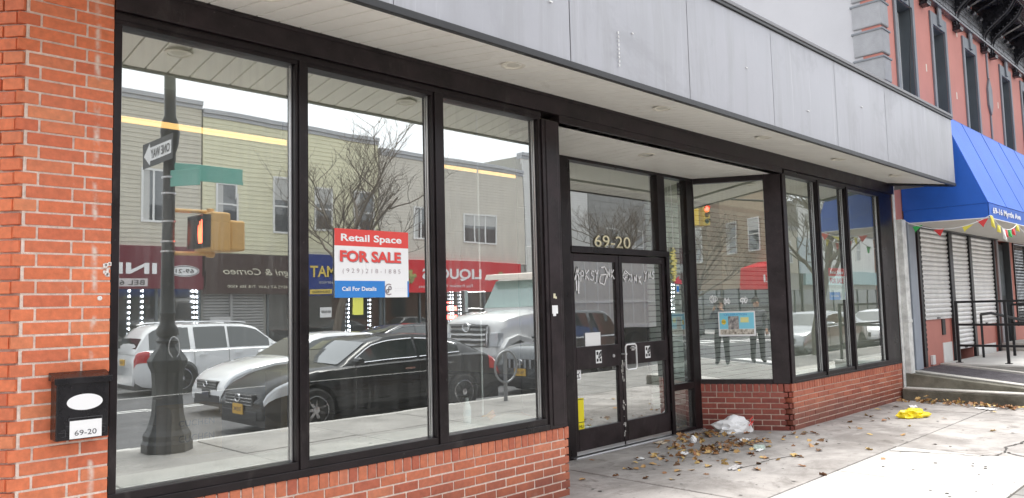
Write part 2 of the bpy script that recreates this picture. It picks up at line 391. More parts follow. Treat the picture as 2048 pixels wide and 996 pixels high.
brick_run(mb, (4.975, 0), (5.49, .95), (.95, -.54), -.012, 7, .0685, cut0=.04, seed=13); rowlock(mb, (4.975, 0), (5.49, .95), (.95, -.54), .468, .1, seed=14)
mb.mi = 1; slab(mb, (1.345, 0), (4.93, 0), NF, -.05, .56); slab(mb, (5.0, .05), (5.49, .95), (.95, -.54), -.05, .56)
o = mb.build('brick_base', [brickM, mortar], store, bevel=.003)
mb = MB(); brick_run(mb, (9.15, 0), (12.985, 0), NF, -.012, 7, .0685, bl=.29, tooth0=.0, cut0=.035, seed=6); rowlock(mb, (9.15, 0), (12.985, 0), NF, .468, .1, seed=7)
mb.mi = 1; slab(mb, (9.215, 0), (12.98, 0), NF, -.05, .56)
mb.build('brick_base', [brickR, mortar_dk], store, bevel=.003)
mb = MB(); brick_run(mb, A, (B[0] - .008, B[1] + .014), nA, -.012, 7, .0685, tooth1=.016, cut1=.06, seed=8, depth=.06); rowlock(mb, A, B, nA, .468, .1, seed=10, depth=.08)
mb.mi = 1; slab(mb, A, (B[0] - .045, B[1] + .08), nA, -.05, .56, -.005, -.1)
o = mb.build('brick_base', [brickD, mortar_dk], store, bevel=.003); o['label'] = 'dark glazed red brick base under the angled pane'

# ---- window frames
def bay(x0, x1, panes, zb, zt, gm, seed, post_l=0, post_r=0):
    f = MB(); r = random.Random(seed)
    f.box(x0, x1, .0, .12, .562, zb)               # sill member
    f.box(x0, x1, -.012, .0, .567, zb - .05)       # proud sub-sill
    f.box(x0, x1, .0, .12, zt, 3.262)
    f.box(x0, x1, -.008, -.0, 3.215, 3.25)
    edges = [x0] + [v for p in panes for v in p] + [x1]
    for i in range(0, len(edges), 2):
        f.box(edges[i], edges[i + 1], .0, .12, zb, zt)
        if edges[i + 1] - edges[i] > .06 and i not in (0, len(edges) - 2):
            f.box(edges[i] + .02, edges[i + 1] - .02, -.014, .0, zb - .05, zt + .03)
    fo = f.build('window_frame', bronze, store, bevel=.004)
    for k, (a, b) in enumerate(panes):
        g = MB(); dy = r.uniform(-.003, .003)
        g.add([(a - .01, .055, zb - .01), (b + .01, .055 + dy, zb - .01), (b + .01, .055 + dy + .001, zt + .01), (a - .01, .055, zt + .01)], [(0, 1, 2, 3)])
        g.mi = 1
        g.add([(a - .01, .062, zb - .01), (b + .01, .062 + dy, zb - .01), (b + .01, .062 + dy + .001, zt + .01), (a - .01, .062, zt + .01)], [(3, 2, 1, 0)])
        o = g.build('window_pane', [gm[k], MATS['inner_glass']], store)
        # outward normals
        for p in o.data.polygons:
            if p.material_index == 0 and p.normal.y > 0: p.flip()
        s = MB()
        for q in (a + .004, b - .012): s.box(q, q + .008, .04, .0535, zb, zt)
        s.build('glazing_bead', silver, store)
m = bpy.data.materials.new('inner_glass'); m.use_nodes = True
for n in list(m.node_tree.nodes): m.node_tree.nodes.remove(n)
_o = m.node_tree.nodes.new('ShaderNodeOutputMaterial'); _t = m.node_tree.nodes.new('ShaderNodeBsdfTransparent'); _t.inputs[0].default_value = (.95, .97, .96, 1); m.node_tree.links.new(_t.outputs[0], _o.inputs[0]); MATS['inner_glass'] = m
bay(1.345, 4.735, [(1.385, 2.428), (2.52, 3.546), (3.661, 4.70)], .665, 3.19, [shop_glass, shop_glass_clear, shop_glass], 1)
bay(9.235, 12.985, [(9.285, 10.175), (10.265, 11.14), (11.235, 12.44)], .645, 3.19, [side_glass, side_glass, side_glass], 2)
f = MB(); f.box(4.735, 4.953, -.015, .14, .572, 3.2); f.box(4.775, 4.915, -.022, -.015, .60, 3.19)
f.box(9.165, 9.235, -.012, .13, .571, 3.2)
ua = (V((B[0], B[1], 0)) - V((A[0], A[1], 0))); La = ua.length; ua.normalize(); na = V((nA[0], nA[1], 0)).normalized()
def ang(mb, s0, s1, d0, d1, z0, z1):
    P = []
    for zz in (z0, z1):
        for s, d in ((s0, d0), (s1, d0), (s1, d1), (s0, d1)):
            p = V((A[0], A[1], 0)) + ua * s + na * d; P.append((p.x, p.y, zz))
    mb.add(P, [(0, 3, 2, 1), (4, 5, 6, 7), (0, 1, 5, 4), (1, 2, 6, 5), (2, 3, 7, 6), (3, 0, 4, 7)])
ang(f, La * .81, La * .995, .012, -.1, .572, 3.198)
ang(f, -.02, .03, .012, -.1, .572, 3.198)
each(f, 'corner_post', bronze2, store, bevel=.005)
f = MB(); ang(f, .03, La * .81, .0, -.09, .562, .625); ang(f, .03, La * .81, .0, -.09, 3.13, 3.198)
each(f, 'frame_rail', bronze, store, bevel=.004)
P = []
for s, zz in ((.02, .62), (La * .82, .62), (La * .82, 3.14), (.02, 3.14)):
    p = V((A[0], A[1], 0)) + ua * s + na * (-.04); P.append((p.x, p.y, zz))
g = MB(); g.add(P, [(0, 1, 2, 3)]); ang_glass = glass_mat('angled_glass', .5, .35, tint=(.8, .83, .8), streaks=.12, wav=.1)
o = g.build('window_pane', ang_glass, store); 
for p in o.data.polygons:
    if p.normal.dot(na) < 0: p.flip()
# left return of the recess (glass over the brick base)
uL = V((.515, .95, 0)).normalized(); nL = V((.95, -.515, 0)).normalized(); LL = math.hypot(.515, .95)
def angL(mb, s0, s1, d0, d1, z0, z1):
    P = []
    for zz in (z0, z1):
        for s, d in ((s0, d0), (s1, d0), (s1, d1), (s0, d1)):
            p = V((4.975, 0, 0)) + uL * s + nL * d; P.append((p.x, p.y, zz))
    mb.add(P, [(0, 3, 2, 1), (4, 5, 6, 7), (0, 1, 5, 4), (1, 2, 6, 5), (2, 3, 7, 6), (3, 0, 4, 7)])
f = MB(); angL(f, 0.03, LL, 0, -.09, .562, .62); angL(f, 0.03, LL, 0, -.09, 3.13, 3.198); angL(f, LL - .06, LL, 0.005, -.09, .62, 3.13)
f.build('window_frame', bronze, store, bevel=.004)
P = []
for s, zz in ((.0, .6), (LL - .05, .6), (LL - .05, 3.14), (.0, 3.14)):
    p = V((4.975, 0, 0)) + uL * s + nL * (-.04); P.append((p.x, p.y, zz))
g = MB(); g.add(P, [(0, 1, 2, 3)]); o = g.build('window_pane', side_glass, store)
for p in o.data.polygons:
    if p.normal.dot(nL) < 0: p.flip()

# header, soffits, fascia
mb = MB(); mb.box(1.345, 13.06, -.022, .16, 3.264, 3.428); mb.box(1.345, 13.06, -.03, -.022, 3.40, 3.428); mb.box(4.955, 9.165, -.0195, .1, 3.2, 3.2635)
mb.build('header', bronze2, store, bevel=.004)
mb = MB(); x = -1.0; 
XF = 13.0
while x < 12.8:
    mb.prism([(-.024, 3.43), (-.024, 3.448), (-.905, 3.308), (-.905, 3.29)], 'x', x + .005, x + .145); x += .15
mb.mi = 1; mb.prism([(-.02, 3.4495), (-.02, 3.47), (-.905, 3.33), (-.905, 3.3095)], 'x', -1, XF - .05)
mb.build('soffit', [soff, soffg], store, bevel=.004)
mb = MB(); x = 4.99
while x < 9.15:
    a, b = x + .003, x + .147; ymax = 1.0
    mb.box(a, b, .005, ymax, 3.2, 3.215); x += .15
mb.mi = 1; mb.box(4.97, 9.16, .0, 1.1, 3.2165, 3.24)
mb.build('soffit', [soff, soffg], store, bevel=.004)
can = mat('fixture_trim', (.76, .73, .64), .4)
bulb = mat('frosted_bulb', (.6, .58, .5), .3)
def canlight(x, y, z):
    m_ = MB(); m_.lathe([(.09, 0), (.09, -.007), (.07, -.009), (.064, .01), (.058, .02), (.001, .02)], 24, (x, y, z)); o = m_.build('recessed_light', can, store, smooth=True)
    m_ = MB(); m_.lathe([(.05, .006), (.046, -.002), (.026, -.006), (.001, -.007)], 18, (x, y, z)); m_.build('bulb', bulb, o, smooth=True)
for (x, y, z) in [(1.95, -.58, 3.337), (3.84, -.58, 3.337), (5.72, -.58, 3.337), (7.6, -.58, 3.337), (9.55, -.58, 3.337), (11.5, -.58, 3.337), (6.79, .36, 3.2)]: canlight(x, y, z)
mb = MB(); seams = [-1.0, 1.0, 2.53, 4.07, 5.62, 7.15, 8.68, 10.23, 11.68, 13.0]
rr = random.Random(4)
for a, b in zip(seams, seams[1:]):
    d = rr.uniform(0, .004)
    n = 8; cols = []
    zs = [3.325 + i * (4.31 - 3.325) / 6 for i in range(7)]
    vs = []; fs = []
    for i in range(n + 1):
        for j, z in enumerate(zs):
            xx = a + .004 + (b - a - .008) * i / n
            bul = .006 * math.sin(math.pi * i / n) * math.sin(math.pi * j / 6) * rr.uniform(.3, 1.3)
            vs.append((xx, -.93 - d - bul, z))
    for i in range(n):
        for j in range(6): fs.append((i * 7 + j, (i + 1) * 7 + j, (i + 1) * 7 + j + 1, i * 7 + j + 1))
    mb.add(vs, fs)
    mb.box(a + .004, b - .004, -.928, -.905, 3.325, 4.31)
mb.box(13.001, 13.02, -.93, -.05, 3.33, 4.31)
fo = mb.build('fascia', fasc, store, smooth=True)
mb = MB(); mb.prism([(-.904, 3.335), (-.1, 3.475), (-.1, 4.28), (-.904, 4.28)], 'x', -1, 12.99)
mb.build('fascia_backing', black, store)
mb = MB(); mb.box(-1.02, 13.02, -.942, -.903, 3.275, 3.324); mb.box(-1.02, 13.03, -.95, -.8, 4.312, 4.345); mb.mi = 1; mb.box(-1.02, 13.04, -.96, -.5, 4.347, 4.385); mb.mi = 0
mb.prism([(-.902, 3.27), (-.902, 3.33), (-.03, 3.46), (-.03, 3.40)], 'x', 12.81, 13.015)
mb.build('fascia_trim', [black, mat('grey_cap', (.2, .2, .21), .5)], store, bevel=.004)
# torn seams, dents and scratches on the fascia
mb = MB()
for k in range(9): z = 3.40 + k * .032; mb.box(4.62 + .002 * (k % 2), 4.628 + .002 * (k % 2), -.9455, -.939, z, z + .018)
for (x, z, l) in [(3.55, 3.85, .05), (3.75, 3.75, .04), (3.85, 3.7, .03), (3.4, 4.0, .06), (4.8, 3.7, .02), (7.9, 3.6, .05), (9.4, 3.9, .05), (6.6, 3.8, .03)]:
    mb.box(x, x + l, -.9455, -.939, z, z + .008)
each(mb, 'scratch', white, store)
# structural shell: walls, roof, floor, ceiling
mb = MB(); mb.box(.5, 12.99, 12, 12.2, 0, 4.25); mb.box(1.1, 1.25, .3, 12, 0, 4.25); mb.box(12.86, 12.99, .14, 12, 0, 4.25); mb.box(.9, 12.99, .0, 12.2, 4.25, 4.3); mb.box(1.3, 12.99, .03, .14, 3.44, 4.25); mb.box(.35, .5, .45, 12, 0, 4.4); mb.box(.9, 1.3, .25, .4, 0, 4.4)
mb.build('outer_wall', mat('grey_render', (.4, .39, .38), .9, var=.1), store)
cream = mat('cream_inner_wall', (.74, .71, .58), .8, var=.08, scale=.7)
mb = MB(); mb.box(1.251, 12.859, 11.6, 11.7, .03, 3.6); mb.box(1.251, 1.28, .35, 11.6, .03, 3.6); mb.box(12.82, 12.859, .15, 11.6, .03, 3.6)
mb.box(1.345, 4.9, .16, .3, 3.28, 3.6); mb.box(9.3, 12.8, .16, .3, 3.28, 3.6)
mb.build('inner_wall', cream, store)
mb = MB(); mb.box(1.28, 12.82, .13, 11.6, 3.6, 3.65); mb.build('ceiling', mat('ceiling_board', (.7, .68, .58), .8, var=.05), store)
mb = MB(); mb.box(1.28, 12.82, .14, 11.6, -.02, .03) if False else mb.box(1.28, 12.82, 1.02, 11.6, -.02, .012)
mb.box(1.28, 4.96, .14, 1.02, -.02, .012); mb.box(9.2, 12.82, .14, 1.02, -.02, .012)
mb.build('inner_floor', mat('dusty_tile_floor', (.16, .145, .125), .35, var=.25, scale=1.5, rvar=.15), store)
# interior white ledge
mb = MB(); mb.box(1.3, 4.72, .121, .46, .6, .668); mb.build('window_ledge', whitesill, store, bevel=.004)
mb = MB(); mb.box(9.3, 12.8, .131, .36, .6, .648); mb.build('window_ledge', whitesill, store, bevel=.004)
mb = MB(); mb.box(1.29, 4.9, .55, .65, 3.04, 3.595); mb.build('bulkhead', cream, store)
mb = MB(); mb.box(5.0, 12.81, 1.6, 1.7, 3.1, 3.595); mb.build('bulkhead', cream, store)
mb = MB(); mb.box(1.3, 4.72, .44, .46, .02, .584); mb.box(9.3, 12.8, .34, .36, .02, .584); each(mb, 'ledge_apron', cream, store)
# slatted display wall behind the right half
mb = MB(); z = .12
while z < 3.05:
    mb.box(9.05, 12.8, 2.0, 2.02, z, z + .062); z += .077
mb.mi = 1; mb.box(9.05, 12.8, 2.021, 2.06, .1, 3.08)
mb.build('slatted_wall', [mat('pale_green_slat', (.66, .7, .66), .55, var=.06), mat('slat_groove', (.02, .02, .02), .8)], store)
# warm glowing strip lights hung high inside
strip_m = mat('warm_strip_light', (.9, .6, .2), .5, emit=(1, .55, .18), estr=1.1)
for a, b in ((1.3, 3.6), (5.3, 7.05)):
    mb = MB(); mb.tube([(a, 2.0, 3.16), (b, 2.0, 3.16)], .026, 8); t_ = mb.build('strip_light', strip_m, store)
    mb = MB()
    for q in (a + .2, b - .2): mb.tube([(q, 2.0, 3.18), (q, 2.0, 3.6)], .006, 5)
    each(mb, 'hanger', black, t_)

# ---- doors and recess wall at y=.95
yd = .95
f = MB()
f.box(5.49, 6.02, yd - .01, yd + .1, 0, 3.199); f.box(6.02, 6.155, yd - .02, yd + .1, 0, 3.199)
f.box(6.155, 8.6, yd - .02, yd + .1, 3.165, 3.199)
f.box(6.155, 7.99, yd - .03, yd + .1, 2.165, 2.235); f.box(7.926, 7.99, yd - .025, yd + .1, 0, 2.165); f.box(7.79, 7.95, yd - .022, yd + .1, 2.235, 3.165); 
f.box(8.44, 8.6, yd - .02, yd + .12, 0, 3.165); f.box(7.99, 8.44, yd - .015, yd + .1, .53, .61); f.box(7.99, 8.44, yd - .015, yd + .1, 0, .05)
f.box(6.155, 6.19, yd - .01, yd + .06, 2.235, 3.165)
f.build('door_frame', bronze, store, bevel=.004)
def pane(x0, x1, z0, z1, y, gm, parent, name='window_pane'):
    g = MB(); g.add([(x0, y, z0), (x1, y, z0), (x1, y, z1), (x0, y, z1)], [(0, 1, 2, 3)]); o = g.build(name, gm, parent)
    for p in o.data.polygons:
        if p.normal.y > 0: p.flip()
    return o
tr = pane(6.15, 7.82, 2.2, 3.18, yd + .03, door_glass, store)
tx = MB(); text_mb(tx, '69-20', (6.6, yd + .02, 2.245), (1, 0, 0), (0, -1, 0), w=.66, h=.135, bold=.004); tx.build('house_number', gold, tr)
pane(7.94, 8.45, .6, 3.18, yd + .03, side_glass, store); pane(7.98, 8.45, .04, .54, yd + .03, door_glass, store)
f = MB(); f.box(6.1, 8.6, yd - .06, yd + .1, -.01, .018); f.build('threshold', silver, store, bevel=.003)
def leaf(x0, x1, hinge):
    f = MB(); y0, y1 = yd + .0, yd + .045
    st = .058
    f.box(x0, x0 + st, y0, y1, .035, 2.155); f.box(x1 - st, x1, y0, y1, .035, 2.155)
    f.box(x0 + st, x1 - st, y0, y1, 2.075, 2.155); f.box(x0 + st, x1 - st, y0 - .003, y1, .915, 1.155); f.box(x0 + st, x1 - st, y0 - .002, y1, .035, .29)
    d = f.build('door', bronze2, store, bevel=.003)
    p = pane(x0 + st - .005, x1 - st + .005, 1.15, 2.08, yd + .025, door_glass, d, 'glass'); pane(x0 + st - .005, x1 - st + .005, .285, .92, yd + .025, door_glass, d, 'glass')
    k = MB(); k.box(x0 + .01, x1 - .01, y0 - .008, y0 - .004, .03, .068); k.build('sweep', silver, d)
    k = MB(); 
    for z in (.3, 1.2, 1.95): k.box(hinge - .012, hinge + .012, y0 - .015, y0, z, z + .09)
    each(k, 'hinge', black, d)
    return d, p
dl, pl_ = leaf(6.16, 6.995, 6.15); dr, pr_ = leaf(7.005, 7.925, 7.93)
# loop handle
mb = MB()
def rrect(cx, cz, w, h, r, n=5):
    P = []
    for (sx, sz, a0) in ((1, 1, 0), (-1, 1, 90), (-1, -1, 180), (1, -1, 270)):
        for i in range(n + 1):
            a = rad(a0 + 90 * i / n); P.append((cx + sx * (w / 2 - r) + r * math.cos(a), cz + sz * (h / 2 - r) + r * math.sin(a)))
    return P
Q = rrect(7.08, 1.005, .2, .28, .035); Q.append(Q[0]); Q.append(Q[1])
mb.tube([(x, yd - .07, z) for x, z in Q], .0105, 8); mb.tube([(7.0, yd - .07, 1.04), (7.0, yd, 1.04)], .01, 8); mb.tube([(7.16, yd - .07, 1.1), (7.16, yd, 1.1)], .01, 8)
mb.box(7.165, 7.215, yd - .02, yd - .012, 1.07, 1.12)
mb.build('handle', mat('white_metal', (.8, .8, .8), .3, .3), dl, smooth=True)
mb = MB()
for z in (.965, 1.0, 1.04): mb.lathe([(.013, 0), (.013, .01), (.001, .012)], 12, M=Matrix.Translation((7.05, yd - .003, z)) @ Matrix.Rotation(rad(90), 4, 'X'))
mb.lathe([(.018, 0), (.018, .012), (.001, .014)], 12, M=Matrix.Translation((6.84, yd - .003, 1.03)) @ Matrix.Rotation(rad(90), 4, 'X'))
each(mb, 'lock', silver, dr)
mb = MB(); rc = random.Random(12)
for k in range(34):
    z = rc.choice((rc.uniform(.06, .5), rc.uniform(.7, .93))); x = 7.0 + rc.gauss(0, .012); q = rc.uniform(.003, .009); mb.box(x - q, x + q, yd - .0045, yd - .001, z, z + rc.uniform(.006, .05))
each(mb, 'paint_chip', mat('bare_scuffed_metal', (.6, .58, .55), .5, .3), dl)
# scratched graffiti on the glass
def squig(seed, w, h, n):
    r = random.Random(seed); L = []
    x = 0
    for k in range(n):
        ln = []; cx = x; kk = r.randint(5, 9); ph = r.uniform(0, 6.28); rx = r.uniform(.25, .6) * w / n * 1.4; rz = r.uniform(.3, .5) * h; s = r.choice((-1, 1))
        for i in range(kk * 3):
            a = ph + s * i * .42; ln.append((cx + rx * math.cos(a) + i * .006 * w, h / 2 + rz * math.sin(a) * (1 + .4 * math.sin(i))))
        L.append(ln); L.append([(cx + r.uniform(-.3, .3) * rx, r.uniform(-.2, .1) * h), (cx + r.uniform(0, .8) * rx, h * r.uniform(.9, 1.25))]); x += w / n
    return L
def lett(segs, x, z, s): return [[(x + a * s, z + b * s) for a, b in l] for l in segs]
A_ = [[(0, 0), (.35, 1), (.5, 0)], [(.1, .45), (.55, .5)]]; K_ = [[(0, 0), (.05, 1)], [(.5, 1), (.05, .5), (.55, -.1)]]; C_ = [[(.55, .9), (.15, .85), (0, .3), (.2, 0), (.6, .2)]]
S_ = [[(.6, .95), (.2, 1.05), (.1, .6), (.5, .4), (.35, -.05), (-.1, .1)]]; Y_ = [[(0, 1), (.2, .5), (.5, 1)], [(.2, .5), (.1, -.35), (-.2, -.4)]]; O_ = [[(.3, 1), (0, .6), (.1, .1), (.4, 0), (.6, .5), (.35, 1)]]
P_ = [[(0, -.1), (.05, 1), (.5, .95), (.5, .5), (.05, .45)]]; R_ = P_ + [[(.2, .45), (.6, -.1)]]; N_ = [[(0, 0), (.05, 1), (.45, 0), (.5, 1)]]
mb = MB(); G = []
for i, L_ in enumerate([A_, P_, K_, S_, Y_]): G += lett(L_, .01 + i * .085, .0 - (i % 2) * .01, .1)
G += lett([[(0, 1.1), (.6, 1.2), (.9, .6), (.4, -.5), (-.3, -.3), (-.1, .4), (.7, .5)]], .45, .0, .12)
for i, L_ in enumerate([N_, K_]): G += lett(L_, .56 + i * .07, .02, .09)
strokes(mb, G, (6.25, yd + .02, 1.88), (1, 0, 0), (0, -1, 0), 1.0, .013, .004)
strokes(mb, lett(A_, .0, 0, .13) + [[(.02, -.02), (.02, -.12)], [(.06, -.02), (.05, -.15)]], (6.25, yd + .02, 1.88), (1, 0, 0), (0, -1, 0), 1.0, .02, .005)
mb.build('graffiti', whitev, pl_)
mb = MB(); G = []
for i, L_ in enumerate([P_, O_, N_, K_]): G += lett(L_, .05 + i * .09, -.01 * i, .085)
for i, L_ in enumerate([Y_, N_, S_]): G += lett(L_, .44 + i * .075, .03, .08)
G += lett([[(0, 0), (.3, .5), (-.5, 1), (-.9, .4), (-.5, -.1)]], .12, .0, .12)
strokes(mb, G, (7.08, yd + .02, 1.87), (1, 0, 0), (0, -1, 0), 1.0, .013, .004); mb.build('graffiti', whitev, pr_)

def card(name, x0, x1, z0, z1, y, m_, label, cat, group=None, th=.002, skew=0.0):
    c = MB(); c.add([(x0, y, z0), (x1, y, z0 + skew), (x1, y, z1 + skew), (x0, y, z1), (x0, y + th, z0), (x1, y + th, z0 + skew), (x1, y + th, z1 + skew), (x0, y + th, z1)],
                    [(0, 1, 2, 3), (7, 6, 5, 4), (0, 4, 5, 1), (1, 5, 6, 2), (2, 6, 7, 3), (3, 7, 4, 0)])
    o = c.build(name, m_); tag(o, label, cat, group); return o
yg = yd + .018
card('paper_notice', 6.39, 6.65, 1.155, 1.30, yg, whitev, 'blank white paper taped low on the upper glass of the left door', 'notice')
o = card('door_sticker', 6.19, 6.30, .81, .92, yg, whitev, 'small white dog sign sticker at the top of the lower left door glass', 'sticker')
c = MB(); strokes(c, [[(.02, .03), (.02, .06), (.07, .06), (.07, .03)], [(.07, .06), (.09, .08)], [(.02, .02), (.09, .02)]], (6.19, yg, .81), (1, 0, 0), (0, -1, 0), 1, .008, .003); c.build('print', blackv, o)
o = card('door_sticker', 6.20, 6.33, .285, .615, yg, mat('yellow_vinyl', (.85, .72, .02), .5), 'tall yellow sticker on the lower glass of the left door', 'sticker')
c = MB()
for z in (.36, .6): c.box(6.2, 6.33, yg - .003, yg - .001, z, z + .006)
text_mb(c, 'MU', (6.245, yg, .3), (1, 0, 0), (0, -1, 0), h=.035, depth=.003); c.build('print', blackv, o)
for (x, lab) in ((6.53, 'white and black scan sticker on the mid rail of the left door'), (7.44, 'white and black scan sticker on the mid rail of the right door')):
    o = card('rail_sticker', x, x + .1, .965, 1.105, yd - .006, whitev, lab, 'sticker')
    c = MB(); 
    for (a, b, d, e) in ((.012, .04, .09, .125), (.012, .04, .018, .05), (.06, .088, .018, .05)): c.box(x + a, x + b, yd - .009, yd - .0065, .965 + d, .965 + e)
    strokes(c, [[(.045, .06), (.06, .1), (.088, .125), (.085, .08), (.06, .06)]], (x, yd - .006, .965), (1, 0, 0), (0, -1, 0), 1, .016, .003)
    c.build('print', blackv, o)
o = card('side_sticker', 8.18, 8.24, 1.72, 1.83, yg, whitev, 'tiny white and blue sticker on the narrow glass right of the doors', 'sticker')
c = MB(); c.box(8.185, 8.235, yg - .003, yg - .001, 1.74, 1.81); c.build('print', bluev, o)
# stickers and scraps on the bronze post
mb = MB(); mb.box(4.79, 4.86, -.0255, -.0225, 1.53, 1.6); mb.box(4.80, 4.835, -.0255, -.0225, 1.51, 1.53); o = mb.build('post_sticker', whitev); tag(o, 'torn white sticker on the bronze post left of the doorway', 'sticker')
mb = MB(); mb.box(4.81, 4.835, -.0255, -.0225, 1.66, 1.70); mb.box(4.835, 4.85, -.0255, -.0225, 1.655, 1.675); o = mb.build('post_sticker', mat('cream_vinyl', (.75, .7, .5), .5)); tag(o, 'small cream sticker scrap above the torn white one on the bronze post', 'sticker')

# hanging palm bundle decoration behind the side glass
t = thing('hanging_ornament', (8.13, 0.955, 2.0), 'yellow and pink plastic flower ornament hanging against the narrow glass right of the doors', 'ornament')
mb = MB(); rr = random.Random(8)
for i in range(46):
    z = 2.28 - i * .009; a = rr.uniform(0, 6.28); l = rr.uniform(.04, .085)
    mb.tube([(8.13, 0.955, z), (8.13 + l * math.cos(a), 0.955 + .3 * l * math.sin(a), z - .03 + .4 * l)], [.016, .008], 5)
mb.build('petals', mat('yellow_plastic', (.8, .75, .3), .4), t)
mb = MB()
for i in range(16):
    a = rr.uniform(-.6, .9); l = rr.uniform(.08, .17)
    mb.tube([(8.13, 0.955, 1.86), (8.13 + l * math.cos(a), 0.955, 1.87 + l * .5 * math.sin(a))], [.016, .008], 5)
mb.build('tassel', mat('pink_plastic', (.75, .12, .16), .4), t)
mb = MB(); mb.tube([(8.13, 0.955, 3.1), (8.13, 0.955, 1.84)], .003, 5); mb.build('string', whitev, t)

# ---- for sale signs (hung inside against the glass)
def sale_sign(x0, x1, z0, z1, y, label, small=False):
    t = thing('sale_sign', ((x0 + x1) / 2, y, z0), label, 'sign'); W = x1 - x0; H = z1 - z0
    def warp(p):  # sheet hangs slightly bowed
        return p
    c = MB(); c.box(x0, x1, y, y + .003, z0, z1); c.build('sheet', whitev, t)
    c = MB(); c.box(x0, x1, y - .0015, y - .0003, z0 + .752 * H, z1); c.build('red_band', redv, t)
    c = MB(); c.box(x0, x0 + .66 * W, y - .0015, y - .0003, z0, z0 + .245 * H); c.box(x1 - .02 * W, x1, y - .0015, y - .0003, z0, z0 + .245 * H); c.build('blue_band', bluev, t)
    c = MB(); text_mb(c, 'Retail Space', (x0 + .08 * W, y - .0035, z0 + .825 * H), (1, 0, 0), (0, -1, 0), w=.82 * W, h=.1 * H, depth=0, bold=.025)
    text_mb(c, 'Call For Details', (x0 + .09 * W, y - .0035, z0 + .1 * H), (1, 0, 0), (0, -1, 0), w=.45 * W, h=.058 * H, depth=0, bold=.022); c.build('white_lettering', whitev, t)
    c = MB(); text_mb(c, 'FOR SALE', (x0 + .075 * W, y - .0025, z0 + .52 * H), (1, 0, 0), (0, -1, 0), w=.82 * W, h=.15 * H, depth=0, bold=.04); c.build('shadow_lettering', greyv, t)
    c = MB(); text_mb(c, 'FOR SALE', (x0 + .065 * W, y - .0045, z0 + .53 * H), (1, 0, 0), (0, -1, 0), w=.82 * W, h=.15 * H, depth=0, bold=.035); c.build('red_lettering', redv, t)
    c = MB(); text_mb(c, '(929)218-1885', (x0 + .1 * W, y - .003, z0 + .36 * H), (1, 0, 0), (0, -1, 0), w=.78 * W, h=.065 * H, depth=0, bold=-.012, spacing=1.5); c.build('phone_lettering', greyv, t)
    # round logo
    c = MB(); cx, cz, r_ = x0 + .715 * W, z0 + .12 * H, .062 * H
    ring = [[(r_ * 1.3 * math.cos(a) * .9, r_ * 1.3 * math.sin(a)) for a in [rad(60 + 30 * i) for i in range(9)]], [(.4 * r_ * math.cos(a) + .3 * r_, .4 * r_ * math.sin(a) + .3 * r_) for a in [rad(40 * i) for i in range(10)]], [(.35 * r_ * math.cos(a) - .4 * r_, .35 * r_ * math.sin(a) - .4 * r_) for a in [rad(40 * i) for i in range(10)]]]
    strokes(c, ring, (cx, y, cz), (1, 0, 0), (0, -1, 0), 1, .007, .0025)
    for k in range(2): text_mb(c, 'REALTY GROUP' if False else '- - - - -', (x0 + .8 * W, y - .003, z0 + (.13 - .04 * k) * H), (1, 0, 0), (0, -1, 0), w=.15 * W, h=.02 * H, depth=0)
    c.build('logo', greyv, t)
    return t
    c = MB(); c.box(x0 - .01, x0 + .05, y - .004, y - .0015 if False else y - .0046 + .0006, z1 - .012, z1 + .015); c.box(x1 - .04, x1 + .012, y - .0046, y - .004, z1 - .015, z1 + .012); each(c, 'tape', mat('clear_tape', (.8, .8, .76), .3), t)
sale_sign(2.735, 3.345, 1.682, 2.148, .046, 'white red and blue for sale sign taped in the middle of the three large windows')
sale_sign(10.58, 11.125, 1.59, 2.035, .068, 'smaller looking for sale sign seen in the far window section past the doorway')

# ---- poster on the angled pane (colour event poster)
pc = V((A[0], A[1], 0)); 
def ap(s, z, d): p = pc + ua * s + na * d; return (p.x, p.y, z)
t = thing('poster', ap(.5, 1.1, 0), 'colourful event poster with white border on the angled pane right of the doors', 'poster')
def acard(name, s0, s1, z0, z1, d, m_, par):
    c = MB(); c.add([ap(s0, z0, d), ap(s1, z0, d), ap(s1, z1, d), ap(s0, z1, d)], [(0, 1, 2, 3)]); return c.build(name, m_, par)
s0, s1, z0, z1 = .27, .72, 1.165, 1.475
c = MB(); ang(c, s0, s1, -.037, -.039, z0, z1); c.build('sheet', whitev, t)
acard('blue_ground', s0 + .015, s1 - .015, z0 + .09, z1 - .015, -.0365, mat('sky_blue_print', (.22, .62, .78), .5), t)
acard('picture', s0 + .12, s0 + .25, z0 + .085, z1 - .06, -.036, mat('dark_print', (.04, .04, .06), .5, col2=(.6, .55, .5), scale=22), t)
acard('strip', s0 + .02, s1 - .02, z0 + .02, z0 + .085, -.036, mat('food_print', (.5, .35, .2), .5, col2=(.85, .8, .7), var=.8, scale=30), t)
acard('yellow_block', s0 + .27, s0 + .37, z0 + .17, z0 + .235, -.036, mat('pale_yellow_print', (.75, .72, .3), .5), t)
c = MB(); text_mb(c, 'THANKSGIVING' if False else 'CELEBRATION', ap(s0 + .07, z1 - .05, 0), ua, na, w=.28, h=.025, depth=-.035); c.build('title', bluev, t)
c = MB(); cc = [ap(s0 + .065 + .028 * math.cos(a), z0 + .18 + .035 * math.sin(a), -.0355) for a in [rad(20 * i) for i in range(18)]]; c.add(cc, [tuple(range(18))]); c.build('roundel', mat('yellow_print', (.8, .6, .05), .5), t)
c = MB(); text_mb(c, 'FREE', ap(s0 + .042, z0 + .17, 0), ua, na, w=.046, h=.018, depth=-.0345); c.build('roundel_lettering', blackv, t)
